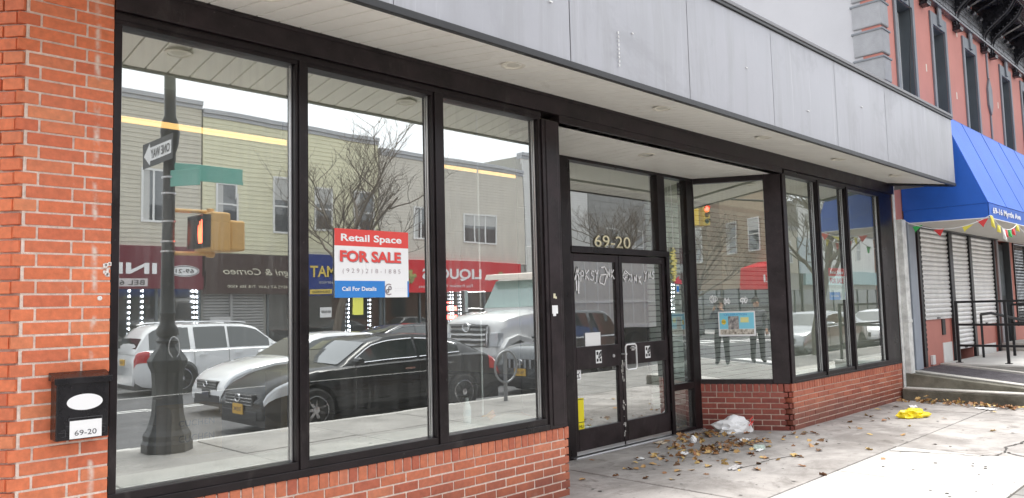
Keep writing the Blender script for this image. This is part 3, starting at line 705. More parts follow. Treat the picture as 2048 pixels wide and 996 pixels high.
# scrapes of paint on the angled pane
for (s, z) in ((.2, 1.6), (.57, 1.58), (.36, 1.57)):
    mb = MB(); strokes(mb, squig(int(s * 100), .08, .07, 2), ap(s, z, -.04), ua, na, 1, .008, .004)
    o = mb.build('glass_scribble', whitev); tag(o, 'faint white scribble scratched just above the poster on the angled pane', 'graffiti', 'scribbles above the poster')

# ---- mailbox on the pier
t = thing('mailbox', (1.19, -.005, .98), 'black metal wall mailbox with white oval label mounted on the orange brick pier', 'mailbox')
blk = mat('mailbox_black', (.014, .013, .015), .28, .2, var=.2, scale=10, rvar=.08)
mb = MB(); mb.box(1.072, 1.312, -.105, -.004, .985, 1.275); mb.build('body', blk, t, bevel=.005)
mb = MB(); mb.prism([(-.004, 1.318), (-.118, 1.292), (-.118, 1.262), (-.112, 1.262), (-.1, 1.278), (-.004, 1.278)], 'x', 1.06, 1.325); mb.build('lid', blk, t, bevel=.002)
mb = MB(); mb.add([(1.2 + .082 * math.cos(a), -.1065, 1.168 + .040 * math.sin(a)) for a in [rad(10 * i) for i in range(36)]], [tuple(range(36))]); mb.build('oval_label', whitev, t)
mb = MB(); mb.box(1.133, 1.279, -.1072, -.1055, .99, 1.078); pl = mb.build('number_card', whitev, t)
mb = MB(); text_mb(mb, '69-20', (1.155, -.1072, 1.005), (1, 0, 0), (0, -1, 0), w=.1, h=.026, depth=.0015, bold=.0); mb.build('number', mat('pencil_grey', (.08, .08, .09), .6), pl)
mb = MB()
for (a, b, d, e) in ((1.128, 1.282, 1.09, 1.093), (1.128, 1.131, 1.078, 1.09), (1.279, 1.282, 1.06, 1.09)): mb.box(a, b, -.108, -.1055, d, e)
strokes(mb, [[(0, .03), (.02, .03), (.02, 0), (0, 0)], [(-.01, .02), (.015, .02)], [(.18, .03), (.2, .03), (.2, .005), (.18, .005)], [(.175, .045), (.205, .045)], [(.02, .05), (.05, .05)]], (1.095, -.1055, 1.005), (1, 0, 0), (0, -1, 0), 1, .0015, .001)
mb.build('card_holder', mat('dull_plastic', (.08, .08, .085), .3), t)
# small screw and plug on the pier
mb = MB(); mb.lathe([(.012, 0), (.012, .006), (.006, .008), (.001, .004)], 12, M=Matrix.Translation((1.29, -.001, 1.69)) @ Matrix.Rotation(rad(90), 4, 'X')); o = mb.build('anchor', white, store, smooth=True)
mb = MB(); rr = random.Random(2)
for i in range(9): 
    x = 1.325 + rr.uniform(-.014, .012); z = 1.83 + rr.uniform(-.045, .045); s = rr.uniform(.005, .012); mb.box(x - s, x + s, -.0045, .0, z - s, z + s * 1.3)
mb.build('plaster_patch', mat('chipped_plaster', (.75, .7, .66), .8), store, bevel=.004)

# ---- things inside the windows
card_m = mat('cardboard', (.5, .36, .2), .8, var=.08, scale=5)
def carton(x0, x1, y0, y1, z0, z1, label, txt=None, rz=0, group=None):
    t = thing('cardboard_box', ((x0 + x1) / 2, (y0 + y1) / 2, z0), label, 'box', group, rz)
    c = MB(); w, d, h = x1 - x0, y1 - y0, z1 - z0; c.box(-w / 2, w / 2, -d / 2, d / 2, 0, h); c.build('carton', card_m, t, bevel=.004, local=True)
    c = MB(); c.box(-w / 2, w / 2, -.02, .02, h + .0005, h + .002); c.build('tape', mat('brown_tape', (.45, .28, .12), .3), t, local=True)
    if txt:
        c = MB()
        for zf, hh in ((.62, .12), (.30, .14)): text_mb(c, txt, (-w * .36, -d / 2 - .001, h * zf), (1, 0, 0), (0, -1, 0), w=w * .7, h=h * hh, depth=.001)
        c.build('lettering', blackv, t, local=True)
carton(3.35, 3.93, 4.45, 4.9, .012, .56, 'cardboard box with dark lettering on the shop floor behind the lamp post reflection', 'CUCHEN', 0)
carton(5.05, 5.5, 5.2, 5.6, .012, .82, 'plain tall cardboard box on the shop floor seen beside the first mullion', None, rad(4))
# bottle on the ledge
t = thing('water_bottle', (4.1, .3, .67), 'clear plastic water bottle with white cap on the white window ledge', 'bottle')
pet = mat('clear_plastic', (.75, .82, .84), .12, spec=.8, coat=.5)
mb = MB(); mb.lathe([(.028, 0), (.032, .01), (.032, .05), (.029, .055), (.032, .06), (.032, .12), (.03, .14), (.014, .172), (.0125, .19)], 20, (4.1, .3, .67)); mb.build('bottle_body', pet, t, smooth=True)
mb = MB(); mb.lathe([(.0145, .188), (.0145, .205), (.001, .206)], 16, (4.1, .3, .67)); mb.build('cap', whitev, t, smooth=True)
mb = MB(); mb.lathe([(.0325, .065), (.0325, .115)], 20, (4.1, .3, .67)); mb.build('bottle_label', mat('pale_blue_label', (.55, .68, .75), .5), t, smooth=True)
mb = MB(); rr = random.Random(5)
for i in range(7): mb.tube([(4.36 + rr.uniform(-.05, .05), .35 + rr.uniform(-.03, .03), .675 + rr.uniform(0, .03)), (4.4 + rr.uniform(-.06, .06), .36 + rr.uniform(-.03, .03), .685 + rr.uniform(0, .05))], .008, 6)
o = mb.build('plastic_scrap', mat('orange_yellow_plastic', (.75, .45, .05), .5, col2=(.75, .15, .05), scale=12, var=.1)); tag(o, 'orange and red plastic scrap on the white ledge behind the bottle', 'scrap')
mb = MB(); mb.box(3.8, 3.825, .2, .22, .67, .693); o = mb.build('foam_scrap', whitev, bevel=.004); tag(o, 'tiny white foam scrap on the ledge left of the water bottle', 'scrap')
# coil on glass and white pole inside the third window
mb = MB(); mb.tube([(4.45, .5, .02), (4.45, .5, 3.28)], .008, 8); o = mb.build('white_pole', whitev); tag(o, 'thin white pole standing inside the third window', 'pole')

# ================================================================== red building to the right
redw = mat('salmon_painted_render', (.56, .225, .185), .75, var=.07, scale=1.2, bump=.15, bscale=25)
redw2 = mat('brick_red_paint', (.5, .12, .1), .7, var=.08, scale=1.5, bump=.1)
greytrim = mat('slate_grey_trim', (.2, .215, .235), .6, var=.1, scale=3, bump=.1)
greydk = mat('dark_slate_paint', (.1, .115, .125), .6, var=.1, scale=2)
siding_grey = mat('pale_grey_render', (.5, .5, .52), .8, var=.06, scale=.6, bump=.1)
rb = thing('red_building', (18, 0, 0), 'two-storey salmon red building with slate window surrounds and ornate black cornice next to the shop', 'building')
XL, XR = 13.0, 26.5
wins = [(13.74, 14.54), (15.68, 16.42), (17.72, 18.5), (20.62, 21.42), (22.6, 23.4), (24.6, 25.4)]
mb = MB(); zb_, zt_ = 4.75, 6.76
mb.box(XL, XR, .0, .3, 2.82, zb_); mb.box(XL, XR, .0, .3, zt_, 7.9)
e = [XL] + [v for p in wins for v in p] + [XR]
for i in range(0, len(e), 2): mb.box(e[i], e[i + 1], .0, .3, zb_, zt_)
# ground floor piers and aprons
for (a, b, z0, z1) in ((13.76, 13.96, .1, 2.82), (14.0, 15.72, .1, 1.25), (15.66, 15.86, .1, 2.82), (16.92, 17.1, .1, 2.82), (17.1, 18.75, .1, 1.06), (18.72, 19.05, .1, 2.82), (20.2, 20.5, .1, 2.82), (22.3, 26.5, .1, 2.82), (20.5, 22.3, .1, .9)):
    mb.box(a, b, .0 if b - a < .4 or a > 20 else .02, .3, z0, z1)
mb.build('wall', redw, rb)
mb = MB(); mb.box(13.765, 13.955, -.004, -.001, .42, 1.75); mb.build('lower_paint', redw2, rb)
mb = MB(); mb.box(XL, XL + .25, .301, 14, 3.3, 8.1); mb.box(XL + .0, XR, 13.8, 14, 0, 8); mb.box(XR - .2, XR, .3, 13.8, 0, 8); mb.box(XL + .26, XR - .2, .3, 13.8, 7.9, 8.0); mb.box(XL + .0, XL + .25, .301, 14, 0, 3.299)
mb.build('side_wall', siding_grey, rb)
mb = MB(); mb.box(13.26, XR - .21, .5, .55, .1, 7.8); mb.build('inner_partition', darkroom, rb)
# quoins
mb = MB(); z = 4.68; k = 0
while z < 7.1:
    mb.box(XL - .035, XL + .30, -.035, .44 if k % 2 == 0 else .44, z, z + .40); z += .47; k += 1
each(mb, 'quoin', mat('quoin_render', (.34, .345, .36), .8, var=.12, scale=4, bump=.5, bscale=60), rb, bevel=.02)
mb = MB(); z = 4.66
while z < 7.1: mb.box(XL - .05, XL + .32, -.05, .46, z + .40, z + .435); z += .47
each(mb, 'quoin_edge', greytrim, rb, bevel=.006)
# upper windows
for (a, b) in wins:
    s = MB(); s.box(a - .11, a, -.035, -.0, zb_ - .1, 7.0); s.box(b, b + .11, -.035, -.0, zb_ - .1, 7.0); s.box(a, b, -.035, -.0, zt_, 7.0)
    cx = (a + b) / 2; s.prism([(cx - .075, 6.8), (cx + .075, 6.8), (cx + .1, 7.16), (cx - .1, 7.16)], 'y', -.07, -.036)
    s.box(cx - .13, cx + .13, -.08, -.002, 7.161, 7.2)
    s.box(a - .16, b + .16, -.09, .02, zb_ - .2, zb_ - .1)
    so = s.build('window_surround', greytrim, rb, bevel=.006)
    s = MB(); s.box(a, a + .012, .001, .24, zb_, zt_ - .012); s.box(b - .012, b, .001, .24, zb_, zt_ - .012); s.box(a, b, .001, .24, zt_ - .012, zt_); s.build('reveal', greydk, rb)
    f = MB(); f.box(a + .013, a + .06, .2, .26, zb_, zt_ - .02); f.box(b - .06, b - .013, .2, .26, zb_, zt_ - .02); f.box(a + .06, b - .06, .2, .26, zt_ - .08, zt_ - .02); f.box(a + .06, b - .06, .21, .27, 5.72, 5.77); f.box(a + .06, b - .06, .2, .26, zb_, zb_ + .05)
    fo = f.build('window', white, rb)
    f = MB(); f.box(a + .06, b - .06, .235, .24, zb_ + .05, zt_ - .08); f.build('pane', car_glass('window_glass_dark', (.05, .06, .07)) if 'window_glass_dark' not in MATS else MATS['window_glass_dark'], fo)
# vertical lozenge pilaster strip
mb = MB(); mb.box(19.42, 19.5, -.03, -.001, 4.7, 5.6); mb.box(19.42, 19.5, -.03, -.001, 6.45, 7.1)
mb.prism([(19.46, 5.6), (19.62, 5.82), (19.62, 6.2), (19.46, 6.45), (19.3, 6.2), (19.3, 5.82)], 'y', -.045, -.001)
mb.build('lozenge_strip', greytrim, rb, bevel=.006)
# cornice
crn = mat('black_pressed_metal', (.035, .035, .04), .28, .5, var=.35, scale=6, rvar=.12)
crn2 = mat('dark_pewter_metal', (.16, .16, .17), .3, .6, var=.3, scale=8, rvar=.1)
mb = MB()
for k in range(8): mb.box(XL - .05, XR, -.06 - .012 * (k % 2), .0, 7.2 + k * .065, 7.2 + k * .065 + .06)
mb.box(XL - .05, XR, -.11, .0, 7.15, 7.199)
mb.build('frieze', crn2, rb, bevel=.006)
mb = MB(); mb.box(XL - .12, XR, -.72, .02, 7.98, 8.06); mb.box(XL - .16, XR, -.80, -.68, 8.0, 8.2); mb.prism([(-.72, 8.2), (-.88, 8.3), (-.9, 8.38), (.1, 8.38), (.1, 8.2)], 'x', XL - .2, XR)
mb.box(XL - .05, XR, -.5, .0, 7.9, 7.979); mb.box(XL - .2, XR, -.92, -.86, 8.38, 8.42)
mb.build('cornice', crn, rb, bevel=.008)
def scroll(w, big):
    prof = []
    for i in range(17):
        t = i / 16; z = 7.98 - t * (.98 if big else .42); y = -.02 - (.66 if big else .5) * (1 - t) ** 1.6 - .08 * math.sin(t * math.pi * 2.4) * (1 - t * .3)
        prof.append((y, z))
    prof.append((0, prof[-1][1])); prof.append((0, 7.98)); return prof
for x in (13.15, 15.15, 17.15, 19.15, 19.8, 21.95, 24.1, 26.2):
    mb = MB(); mb.prism(scroll(.16, True), 'x', x - .08, x + .08); 
    Z = scroll(.16, True)[:17]
    for s in (-1, 1):
        mb.tube([(x + s * .085, y - .01, z) for y, z in Z], .02, 6)
    for i in range(0, 17): y, z = Z[i]; mb.lathe([(.001, -.02), (.024, -.012), (.024, .012), (.001, .02)], 6, (x - .09, y + .03, z)) if i % 1 == 0 else None
    mb.box(x - .11, x + .11, -.14, 0, 6.96, 7.0); mb.tube([(x - .1, -.1, 7.02), (x + .1, -.1, 7.02)], .055, 8)
    mb.build('bracket', crn, rb, bevel=.004)
xs_ = [13.65, 14.15, 14.65, 15.65, 16.15, 16.65, 17.65, 18.15, 18.65, 20.3, 20.85, 21.4, 22.5, 23.0, 23.5, 24.6, 25.1, 25.6]
for x in xs_:
    mb = MB(); mb.prism(scroll(.1, False), 'x', x - .055, x + .055); mb.tube([(x - .07, -.13, 7.58), (x + .07, -.13, 7.58)], .045, 8); mb.build('modillion', crn, rb, bevel=.004)
# loose cables on the facade
mb = MB(); mb.tube([(14.3, -.06, 7.1), (14.2, -.1, 6.4), (14.02, -.1, 5.6), (13.95, -.08, 4.9)], .009, 5); mb.tube([(23.0, -.06, 6.6), (22.8, -.1, 6.0), (22.4, -.06, 5.1)], .009, 5); mb.build('cable', black, rb)
# white paint spots
mb = MB(); rr = random.Random(6)
for (x, z) in ((15.2, 5.75), (17.0, 5.55), (17.3, 6.9), (20.2, 5.9)): mb.box(x, x + .05, -.004, -.001, z, z + .14)
each(mb, 'paint_patch', mat('cream_patch', (.75, .7, .6), .8), rb)
# ground-floor: pilasters, shutters, door, grille
mb = MB(); mb.box(13.41, 13.76, -.08, .05, .42, 2.83); mb.box(13.40, 13.44, -.09, .0, .42, 2.83); mb.build('pilaster', mat('blue_grey_paint', (.3, .33, .38), .6, var=.1, scale=3), rb, bevel=.004)
shut = mat('galvanised_shutter', (.8, .79, .78), .42, .3, var=.12, scale=3, rvar=.1)
rail_m = mat('black_track', (.02, .02, .022), .4, .2)
for (a, b, z0) in ((14.1, 15.66, 1.21), (15.87, 16.93, .62), (17.1, 18.7, 1.03)):
    mb = MB(); z = z0 + .04; n = 0
    while z < 2.8:
        h = .082; rows = [(.0, .0), (-.012, .012), (-.022, .03), (-.024, .048), (-.016, .066), (.0, .078)]
        vs = [(a, .0 + y_, z + q) for y_, q in rows] + [(b, .0 + y_, z + q) for y_, q in rows]
        mb.add(vs, [(i, i + 6, i + 7, i + 1) for i in range(5)]); z += h; n += 1
    mb.box(a, b, -.015, .02, z0, z0 + .04); mb.box(a, b, .012, .018, z0, 2.82)
    o = mb.build('roller_shutter', shut, rb)
    k = MB(); k.box((a + b) / 2 - .06, (a + b) / 2 + .06, -.035, -.016, z0 + .01, z0 + .03); k.build('latch', rail_m, o)
mb = MB()
for (a, b) in ((13.97, 14.1), (15.67, 15.86), (16.94, 17.09), (18.71, 18.82)): mb.box(a, b, -.05, -.002, .43, 2.83)
for a in (15.66, 16.93, 18.70, 14.09):
    z = .7
    while z < 2.75: mb.box(a - .015, a + .02, -.055, -.045, z, z + .045); z += .082
mb.box(13.95, 18.85, -.12, .0, 2.785, 2.83)
mb.build('shutter_track', rail_m, rb, bevel=.003)
mb = MB(); mb.box(19.1, 20.15, .1, .14, .42, 2.75); mb.box(19.05, 19.1, -.02, .14, .42, 2.8); mb.box(20.15, 20.2, -.02, .14, .42, 2.8); do = mb.build('door', mat('charcoal_door', (.06, .065, .07), .5), rb, bevel=.004)
mb = MB(); mb.box(19.22, 20.03, .09, .099, .6, 1.5); mb.box(19.22, 20.03, .09, .099, 1.6, 2.6); mb.build('door_panel', greydk, do)
mb = MB(); z = .92
while z < 2.75: mb.box(20.55, 22.25, -.01, .0, z, z + .018); z += .07
x = 20.56
while x < 22.25: mb.box(x, x + .014, -.02, -.0105, .9, 2.75); x += .12
mb.box(20.5, 20.56, -.03, .02, .9, 2.8); mb.box(22.25, 22.3, -.03, .02, .9, 2.8); mb.build('window_grille', rail_m, rb)
mb = MB(); mb.box(20.56, 22.25, .06, .08, .9, 2.8); mb.build('shop_window', MATS['window_glass_dark'], rb)
mb = MB(); mb.tube([(18.95, -.06, .45), (18.93, -.06, 2.8)], .028, 8); mb.build('conduit', mat('grey_conduit', (.4, .4, .42), .5, .5), rb)
mb = MB(); mb.box(15.15, 15.67, .008, .0195, .42, .78); mb.box(17.3, 18.6, .008, .0195, .42, .62); each(mb, 'paint_patch', white, rb)
mb = MB(); mb.box(15.15, 15.32, .0, .019, .92, 1.2); mb.build('vent', black, rb)
mb = MB(); mb.box(14.42, 14.56, -.03, .015, .44, .6); mb.build('outlet_box', white, rb, bevel=.006)
# white downpipe between the buildings
mb = MB(); mb.box(13.1, 13.28, -.1, .0, .19, 2.86); mb.box(13.09, 13.29, -.11, -.02, 1.2, 1.25); mb.box(13.0, 13.09, -.02, .0, .0, 3.42)
o = mb.build('downpipe', mat('chipped_white_paint', (.66, .66, .64), .6, var=.25, scale=7, bump=.2), bevel=.006); tag(o, 'chipped white rectangular downpipe between the shop and the red building', 'pipe')

# awning
aw = thing('blue_awning', (18, -.6, 2.8), 'bright blue canvas awning over the shuttered ground floor of the red building', 'awning')
XA = 13.45; XB = 24.0
blue = mat('blue_canvas', (.018, .12, .55), .5, var=.14, scale=1.2, bump=.1, bscale=200)
def sheet(mb, P, th=.01):
    n = (V(P[1]) - V(P[0])).cross(V(P[2]) - V(P[0])).normalized() * th
    k = len(P); mb.add(list(P) + [tuple(V(p) + n) for p in P], [tuple(range(k)), tuple(range(2 * k - 1, k - 1, -1))] + [(i, i + k, (i + 1) % k + k, (i + 1) % k) for i in range(k)])
mb = MB()
sheet(mb, [(XA, -1.24, 3.03), (XB, -1.24, 3.03), (XB, -.67, 4.525), (XA, -.67, 4.525)])
sheet(mb, [(XA, -.67, 4.535), (XB, -.67, 4.535), (XB, -.09, 4.57), (XA, -.09, 4.57)])
sheet(mb, [(XA, -1.24, 3.025), (XA, -.67, 4.525), (XA, -.01, 4.56), (XA, -.01, 3.025)]); sheet(mb, [(XB, -1.24, 3.025), (XB, -.67, 4.525), (XB, -.01, 4.56), (XB, -.01, 3.025)])
mb.build('canopy', blue, aw)
for k in range(9):
    xx = XA + 1.18 * (k + .5) + .5; mb = MB(); mb.tube([(xx, -1.252, 3.03), (xx, -.682, 4.53)], .004, 5); mb.build('seam', blue, aw)
mb = MB(); sheet(mb, [(XA, -1.245, 2.79), (XB, -1.245, 2.79), (XB, -1.245, 3.02), (XA, -1.245, 3.02)]); sheet(mb, [(XA - .003, -1.24, 2.79), (XA - .003, -.02, 2.82), (XA - .003, -.02, 3.024), (XA - .003, -1.24, 3.024)]); va = mb.build('valance', blue, aw)
mb = MB(); text_mb(mb, '69-16 Myrtle Ave', (13.62, -1.26, 2.875), (1, 0, 0), (0, -1, 0), w=1.75, h=.09, bold=.03, depth=.004); mb.build('lettering', whitev, va)
mb = MB(); mb.box(XA + .02, XB, -1.235, -.02, 2.80, 2.815); mb.build('underside', mat('cream_underside', (.62, .6, .56), .7, var=.05), aw)
mb = MB(); mb.tube([(XA, -1.25, 2.79), (XB, -1.25, 2.79)], .008, 6); mb.tube([(XA - .01, -1.25, 2.79), (XA - .01, -.02, 2.815)], .008, 6); mb.build('piping', whitev, aw)
# bunting
bt = thing('bunting', (14, -1.2, 2.7), 'string of coloured pennants sagging along the edge of the blue awning', 'bunting')
path = []
def sag(a, b, d, n=12):
    a, b = V(a), V(b); return [tuple(a.lerp(b, i / n) - V((0, 0, d * 4 * (i / n) * (1 - i / n)))) for i in range(n + 1)]
p1 = sag((13.42, -.03, 2.86), (13.43, -1.26, 2.82), .17); p2 = sag((13.45, -1.28, 2.82), (15.0, -1.28, 2.78), .15); p3 = sag((15.0, -1.28, 2.78), (17.5, -1.28, 2.78), .2)
mb = MB(); mb.tube(p1 + p2 + p3, .006, 5); mb.build('string', whitev, bt)
cols = {'green': mat('green_pennant', (.05, .5, .12), .6), 'red': mat('red_pennant', (.75, .06, .06), .6), 'yellow': mat('yellow_pennant', (.8, .7, .1), .6), 'white': whitev}
def pennant(p, c, w, h, dx, seed):
    r = random.Random(seed); mb = MB(); p = V(p); dx = V(dx).normalized(); t = r.uniform(-.35, .35)
    mb.add([p - dx * w / 2, p + dx * w / 2, p + dx * (w * .2 + t * h) - V((0, 0, h)) + V((0, -.02, 0)), p - dx * (w * .1 - t * h) - V((0, 0, h * .8)) + V((0, .02, 0))], [(0, 1, 2, 3)])
    mb.v += [(a + .003, b + .003, c_) for a, b, c_ in mb.v]; mb.f.append((7, 6, 5, 4)); mb.m.append(0)
    mb.build('pennant', cols[c], bt)
for i, (idx, c) in enumerate(((2, 'green'), (5, 'red'), (9, 'yellow'), (11, 'red'))): pennant(p1[idx], c, .16, .1 + .02 * (i % 2), (0, 1, -.1), i)
for i, (idx, c) in enumerate(((0, 'yellow'), (3, 'yellow'), (5, 'white'), (6, 'red'), (8, 'green'), (10, 'red'), (12, 'yellow'))): pennant(p2[idx], c, .17, .2 if idx in (0, 5) else .13, (1, 0, 0), 20 + i)
for i, (idx, c) in enumerate(((3, 'green'), (6, 'red'), (9, 'yellow'))): pennant(p3[idx], c, .17, .14, (1, 0, 0), 40 + i)

# ramp and platform
conc_old = mat('mossy_old_concrete', (.15, .14, .105), .9, var=.5, scale=2.5, bump=.6, bscale=30, col2=(.25, .235, .19))
conc_lt = mat('worn_light_concrete', (.5, .48, .44), .85, var=.2, scale=3, bump=.4, bscale=40)
rp = thing('concrete_ramp', (14, -1, 0), 'stained mossy concrete ramp with dark ribbed surface in front of the red building', 'ramp')
mb = MB(); mb.box(12.86, 30, -2.9, -.02, -.05, .165); o = mb.build('lower_step', conc_old, rp, bevel=.02); o = None
mb = MB(); mb.box(12.87, 30, -2.89, -.03, .166, .192); mb.build('step_top', conc_lt, rp, bevel=.008)
def wedge(mb, x0, x1, y0, z0, y1, z1, zb):
    mb.prism([(y0, zb), (y0, z0), (y1, z1), (y1, zb)], 'x', x0, x1)
mb = MB(); wedge(mb, 13.08, 13.5, -.02, .405, -2.0, .205, .18); mb.build('ramp_side', conc_old, rp, bevel=.01)
mb = MB(); mb.prism([(-.02, .406), (-.02, .43), (-2.0, .23), (-2.0, .206)], 'x', 13.3, 13.5); mb.prism([(-.02, .406), (-.02, .445), (-2.0, .26), (-2.0, .206)], 'x', 14.8, 14.95); each(mb, 'ramp_edge', conc_lt, rp, bevel=.008)
mb = MB(); wedge(mb, 13.501, 14.799, -.02, .41, -2.0, .21, .19)
mb.mi = 1; y = -.06
for k in range(13): mb.prism([(-.02, .4105), (-.02, .42), (-2.0, .22), (-2.0, .2105)], 'x', 13.54 + .1 * k, 13.585 + .1 * k)
mb.build('ribbed_surface', [mat('dark_ramp', (.1, .09, .1), .7, var=.3, scale=5), mat('ribbed_rubber', (.14, .13, .14), .6, var=.3, scale=6)], rp)
pf = MB(); pf.box(14.96, 28, -1.75, -.03, .193, .40); o = pf.build('platform', mat('grey_platform_side', (.36, .35, .33), .85, var=.2, scale=3, bump=.4), rp, bevel=.01)
pf = MB(); pf.box(14.955, 28.01, -1.76, -.025, .401, .435); pf.build('platform_top', mat('bright_platform', (.62, .61, .58), .8, var=.08, scale=2, bump=.2), rp, bevel=.006)
pf = MB(); pf.box(18.9, 20.5, -.55, -.03, .436, .6); pf.build('door_step', conc_lt, rp, bevel=.01)
# railing
rl = thing('black_railing', (15.2, -.9, .43), 'black metal pipe railing on the platform edge with three horizontal rails', 'railing')
for y in (-.22, -.97, -1.7):
    mb = MB(); mb.box(15.18, 15.225, y - .022, y + .022, .436, 1.5); mb.box(15.15, 15.255, y - .05, y + .05, .4355, .445); mb.build('post', rail_m, rl, bevel=.003)
for z in (1.5, 1.1, .735):
    mb = MB(); mb.box(15.182, 15.223, -1.72, -.2, z - .02, z + .02); mb.box(15.223, 22, -1.72, -1.68, z - .02, z + .02); mb.build('rail', rail_m, rl, bevel=.003)
rl2 = thing('black_handrail', (17.4, -.6, .43), 'short sloping black handrail behind the platform railing', 'railing')
mb = MB(); mb.tube([(16.6, -.25, 1.25), (16.7, -.4, 1.27), (17.2, -.95, 1.08)], .028, 8); mb.tube([(16.6, -.25, .437), (16.6, -.25, 1.25)], .022, 8); mb.build('sloping_rail', rail_m, rl2, smooth=True)
for i, y in enumerate((-.6, -1.3)):
    mb = MB(); mb.box(17.3, 17.345, y - .022, y + .022, .436, 1.42); mb.build('post', rail_m, rl2)
for z in (1.42, 1.06):
    mb = MB(); mb.box(17.3, 17.345, -1.3, -.6, z - .02, z + .02); mb.box(17.345, 21, -1.32, -1.28, z - .02, z + .02); mb.build('rail', rail_m, rl2)

# neighbour further along, beyond the red building
nb = thing('brick_terrace', (38, 4, 0), 'plain brown brick terrace further down the street beyond the red building', 'building')
mb = MB(); mb.box(26.52, 60, -.02, 12, 0, 8.6); mb.build('wall', mat('brown_brick_far', (.3, .15, .1), .8, var=.2, scale=3), nb)
for i in range(9):
    for z in (1.2, 5.0):
        mb = MB(); mb.box(28 + 3.5 * i, 29.4 + 3.5 * i, -.06, -.02, z, z + 1.7); o = mb.build('window', MATS['window_glass_dark'], nb)

# ================================================================== litter
def leaf_mesh(seed):
    r = random.Random(seed); P = []; n = 9; L_ = .1
    out = []
    for i in range(n): t = i / (n - 1); w = .034 * math.sin(math.pi * t) ** .8 * (1 + .35 * math.sin(i * 2.1 + seed)); out.append((t * L_ - L_ / 2, w))
    vs = []; fs = []; cu = r.uniform(.1, .5); fold = r.uniform(.1, .7)
    for x, w in out:
        zc = .012 * cu * math.cos(x * 40 + seed) + .004
        vs += [(x, -w, zc + w * fold), (x, 0, zc), (x, w, zc + w * fold * r.uniform(.4, 1.2))]
    for i in range(n - 1):
        b = i * 3; fs += [(b, b + 3, b + 4, b + 1), (b + 1, b + 4, b + 5, b + 2)]
    return vs, fs
leafm = mat('dry_leaf', (.42, .19, .05), .7, var=.3, scale=60)
def leafmat():
    m, nt, b = nmat('autumn_leaf'); N, L = nt.nodes, nt.links; g = N.new('ShaderNodeNewGeometry'); oi = N.new('ShaderNodeObjectInfo'); ad = N.new('ShaderNodeMath'); ad.operation = 'ADD'
    fr = N.new('ShaderNodeMath'); fr.operation = 'FRACT'; L.new(g.outputs['Random Per Island'], ad.inputs[0]); L.new(oi.outputs['Random'], ad.inputs[1]); L.new(ad.outputs[0], fr.inputs[0])
    cr = N.new('ShaderNodeValToRGB'); cs = [(.1, .055, .03), (.28, .14, .06), (.44, .26, .1), (.6, .43, .16), (.38, .18, .08), (.2, .1, .05)]
    cr.color_ramp.elements[0].color = (*cs[0], 1); cr.color_ramp.elements[1].color = (*cs[-1], 1)
    for i, c in enumerate(cs[1:-1]): e_ = cr.color_ramp.elements.new((i + 1) / 5); e_.color = (*c, 1)
    L.new(fr.outputs[0], cr.inputs[0]); L.new(cr.outputs[0], b.inputs['Base Color']); b.inputs['Roughness'].default_value = .65; return m
lm = leafmat()
def pile(name, spots, label, seed):
    r = random.Random(seed); mb = MB()
    for (cx, cy, sx, sy, n, zz) in spots:
        for i in range(n):
            x = r.gauss(cx, sx); y = r.gauss(cy, sy); z = abs(r.gauss(0, zz)) + .004
            s = r.uniform(.3, .95); M = Matrix.Translation((x, y, z)) @ Matrix.Rotation(r.uniform(0, 6.28), 4, 'Z') @ Matrix.Rotation(r.gauss(0, .5), 4, 'X') @ Matrix.Rotation(r.gauss(0, .4), 4, 'Y') @ Matrix.Scale(s, 4)
            vs, fs = leaf_mesh(r.randint(0, 40))
            # keep out of walls
            if y > .85 and x < 8.5: continue
            if x > 12.82 and y > -2.8: continue
            if x > 9.05 and y > -.04: continue
            mb.add(vs, fs, M)
    o = mb.build(name, lm); tag(o, label, 'leaves', kind='stuff'); return o
pile('leaf_litter', [(8.12, .62, .2, .1, 60, .014), (7.6, .58, .35, .11, 36, .006), (7.45, .12, .36, .07, 84, .008), (7.95, -.02, .2, .05, 30, .006), (7.0, .35, .4, .2, 22, .003), (7.3, -.1, .6, .3, 40, .002), (8.6, -.3, 1.4, .5, 28, .001)], 'drift of brown and yellow leaves on the pavement in front of the doors', 3)
pile('leaf_litter', [(12.72, -.35, .08, .16, 40, .03), (12.66, -.85, .08, .3, 70, .03), (12.6, -1.5, .08, .25, 36, .02), (12.6, .0, .1, .08, 12, .03)], 'band of fallen leaves heaped against the concrete ramp step', 5)
rr = random.Random(21); protos = []
for k in range(6):
    vs, fs = leaf_mesh(50 + k); m_ = MB(); m_.add(vs, fs); o = m_.build('fallen_leaf', lm); o.location = (6.3 + k * .35, -.2 - .12 * k, .004); protos.append(o)
    tag(o, 'dry fallen leaf lying by itself on the grey pavement', 'leaf', 'scattered dry leaves on the pavement')
spots = [(6.35, .35), (6.9, .5), (7.4, -.45), (7.0, -.3), (6.4, -.55), (8.0, -.35), (8.6, -.6), (9.1, -.25), (9.3, -.8), (8.9, -.12), (9.0, -.16), (9.15, -.2), (10.1, -.35), (10.8, -.3), (11.3, -.35), (10.3, -.9), (9.6, -1.2), (11.9, -.7), (12.1, -1.4), (7.6, -.8), (5.9, -.3), (5.7, .1), (6.2, -.1), (6.0, .2), (5.6, .6), (6.7, -.7), (7.2, -1.0), (8.4, -1.1), (9.8, -.5), (10.6, -.6), (11.2, -1.1), (8.3, .35), (8.8, .1), (8.55, .3), (6.15, .7), (5.5, .25), (11.6, -.2), (12.0, -.3), (9.2, -1.6), (10.4, -1.8), (8.1, -1.5), (6.6, .1), (7.9, .25), (7.3, .0), (6.75, .25)]
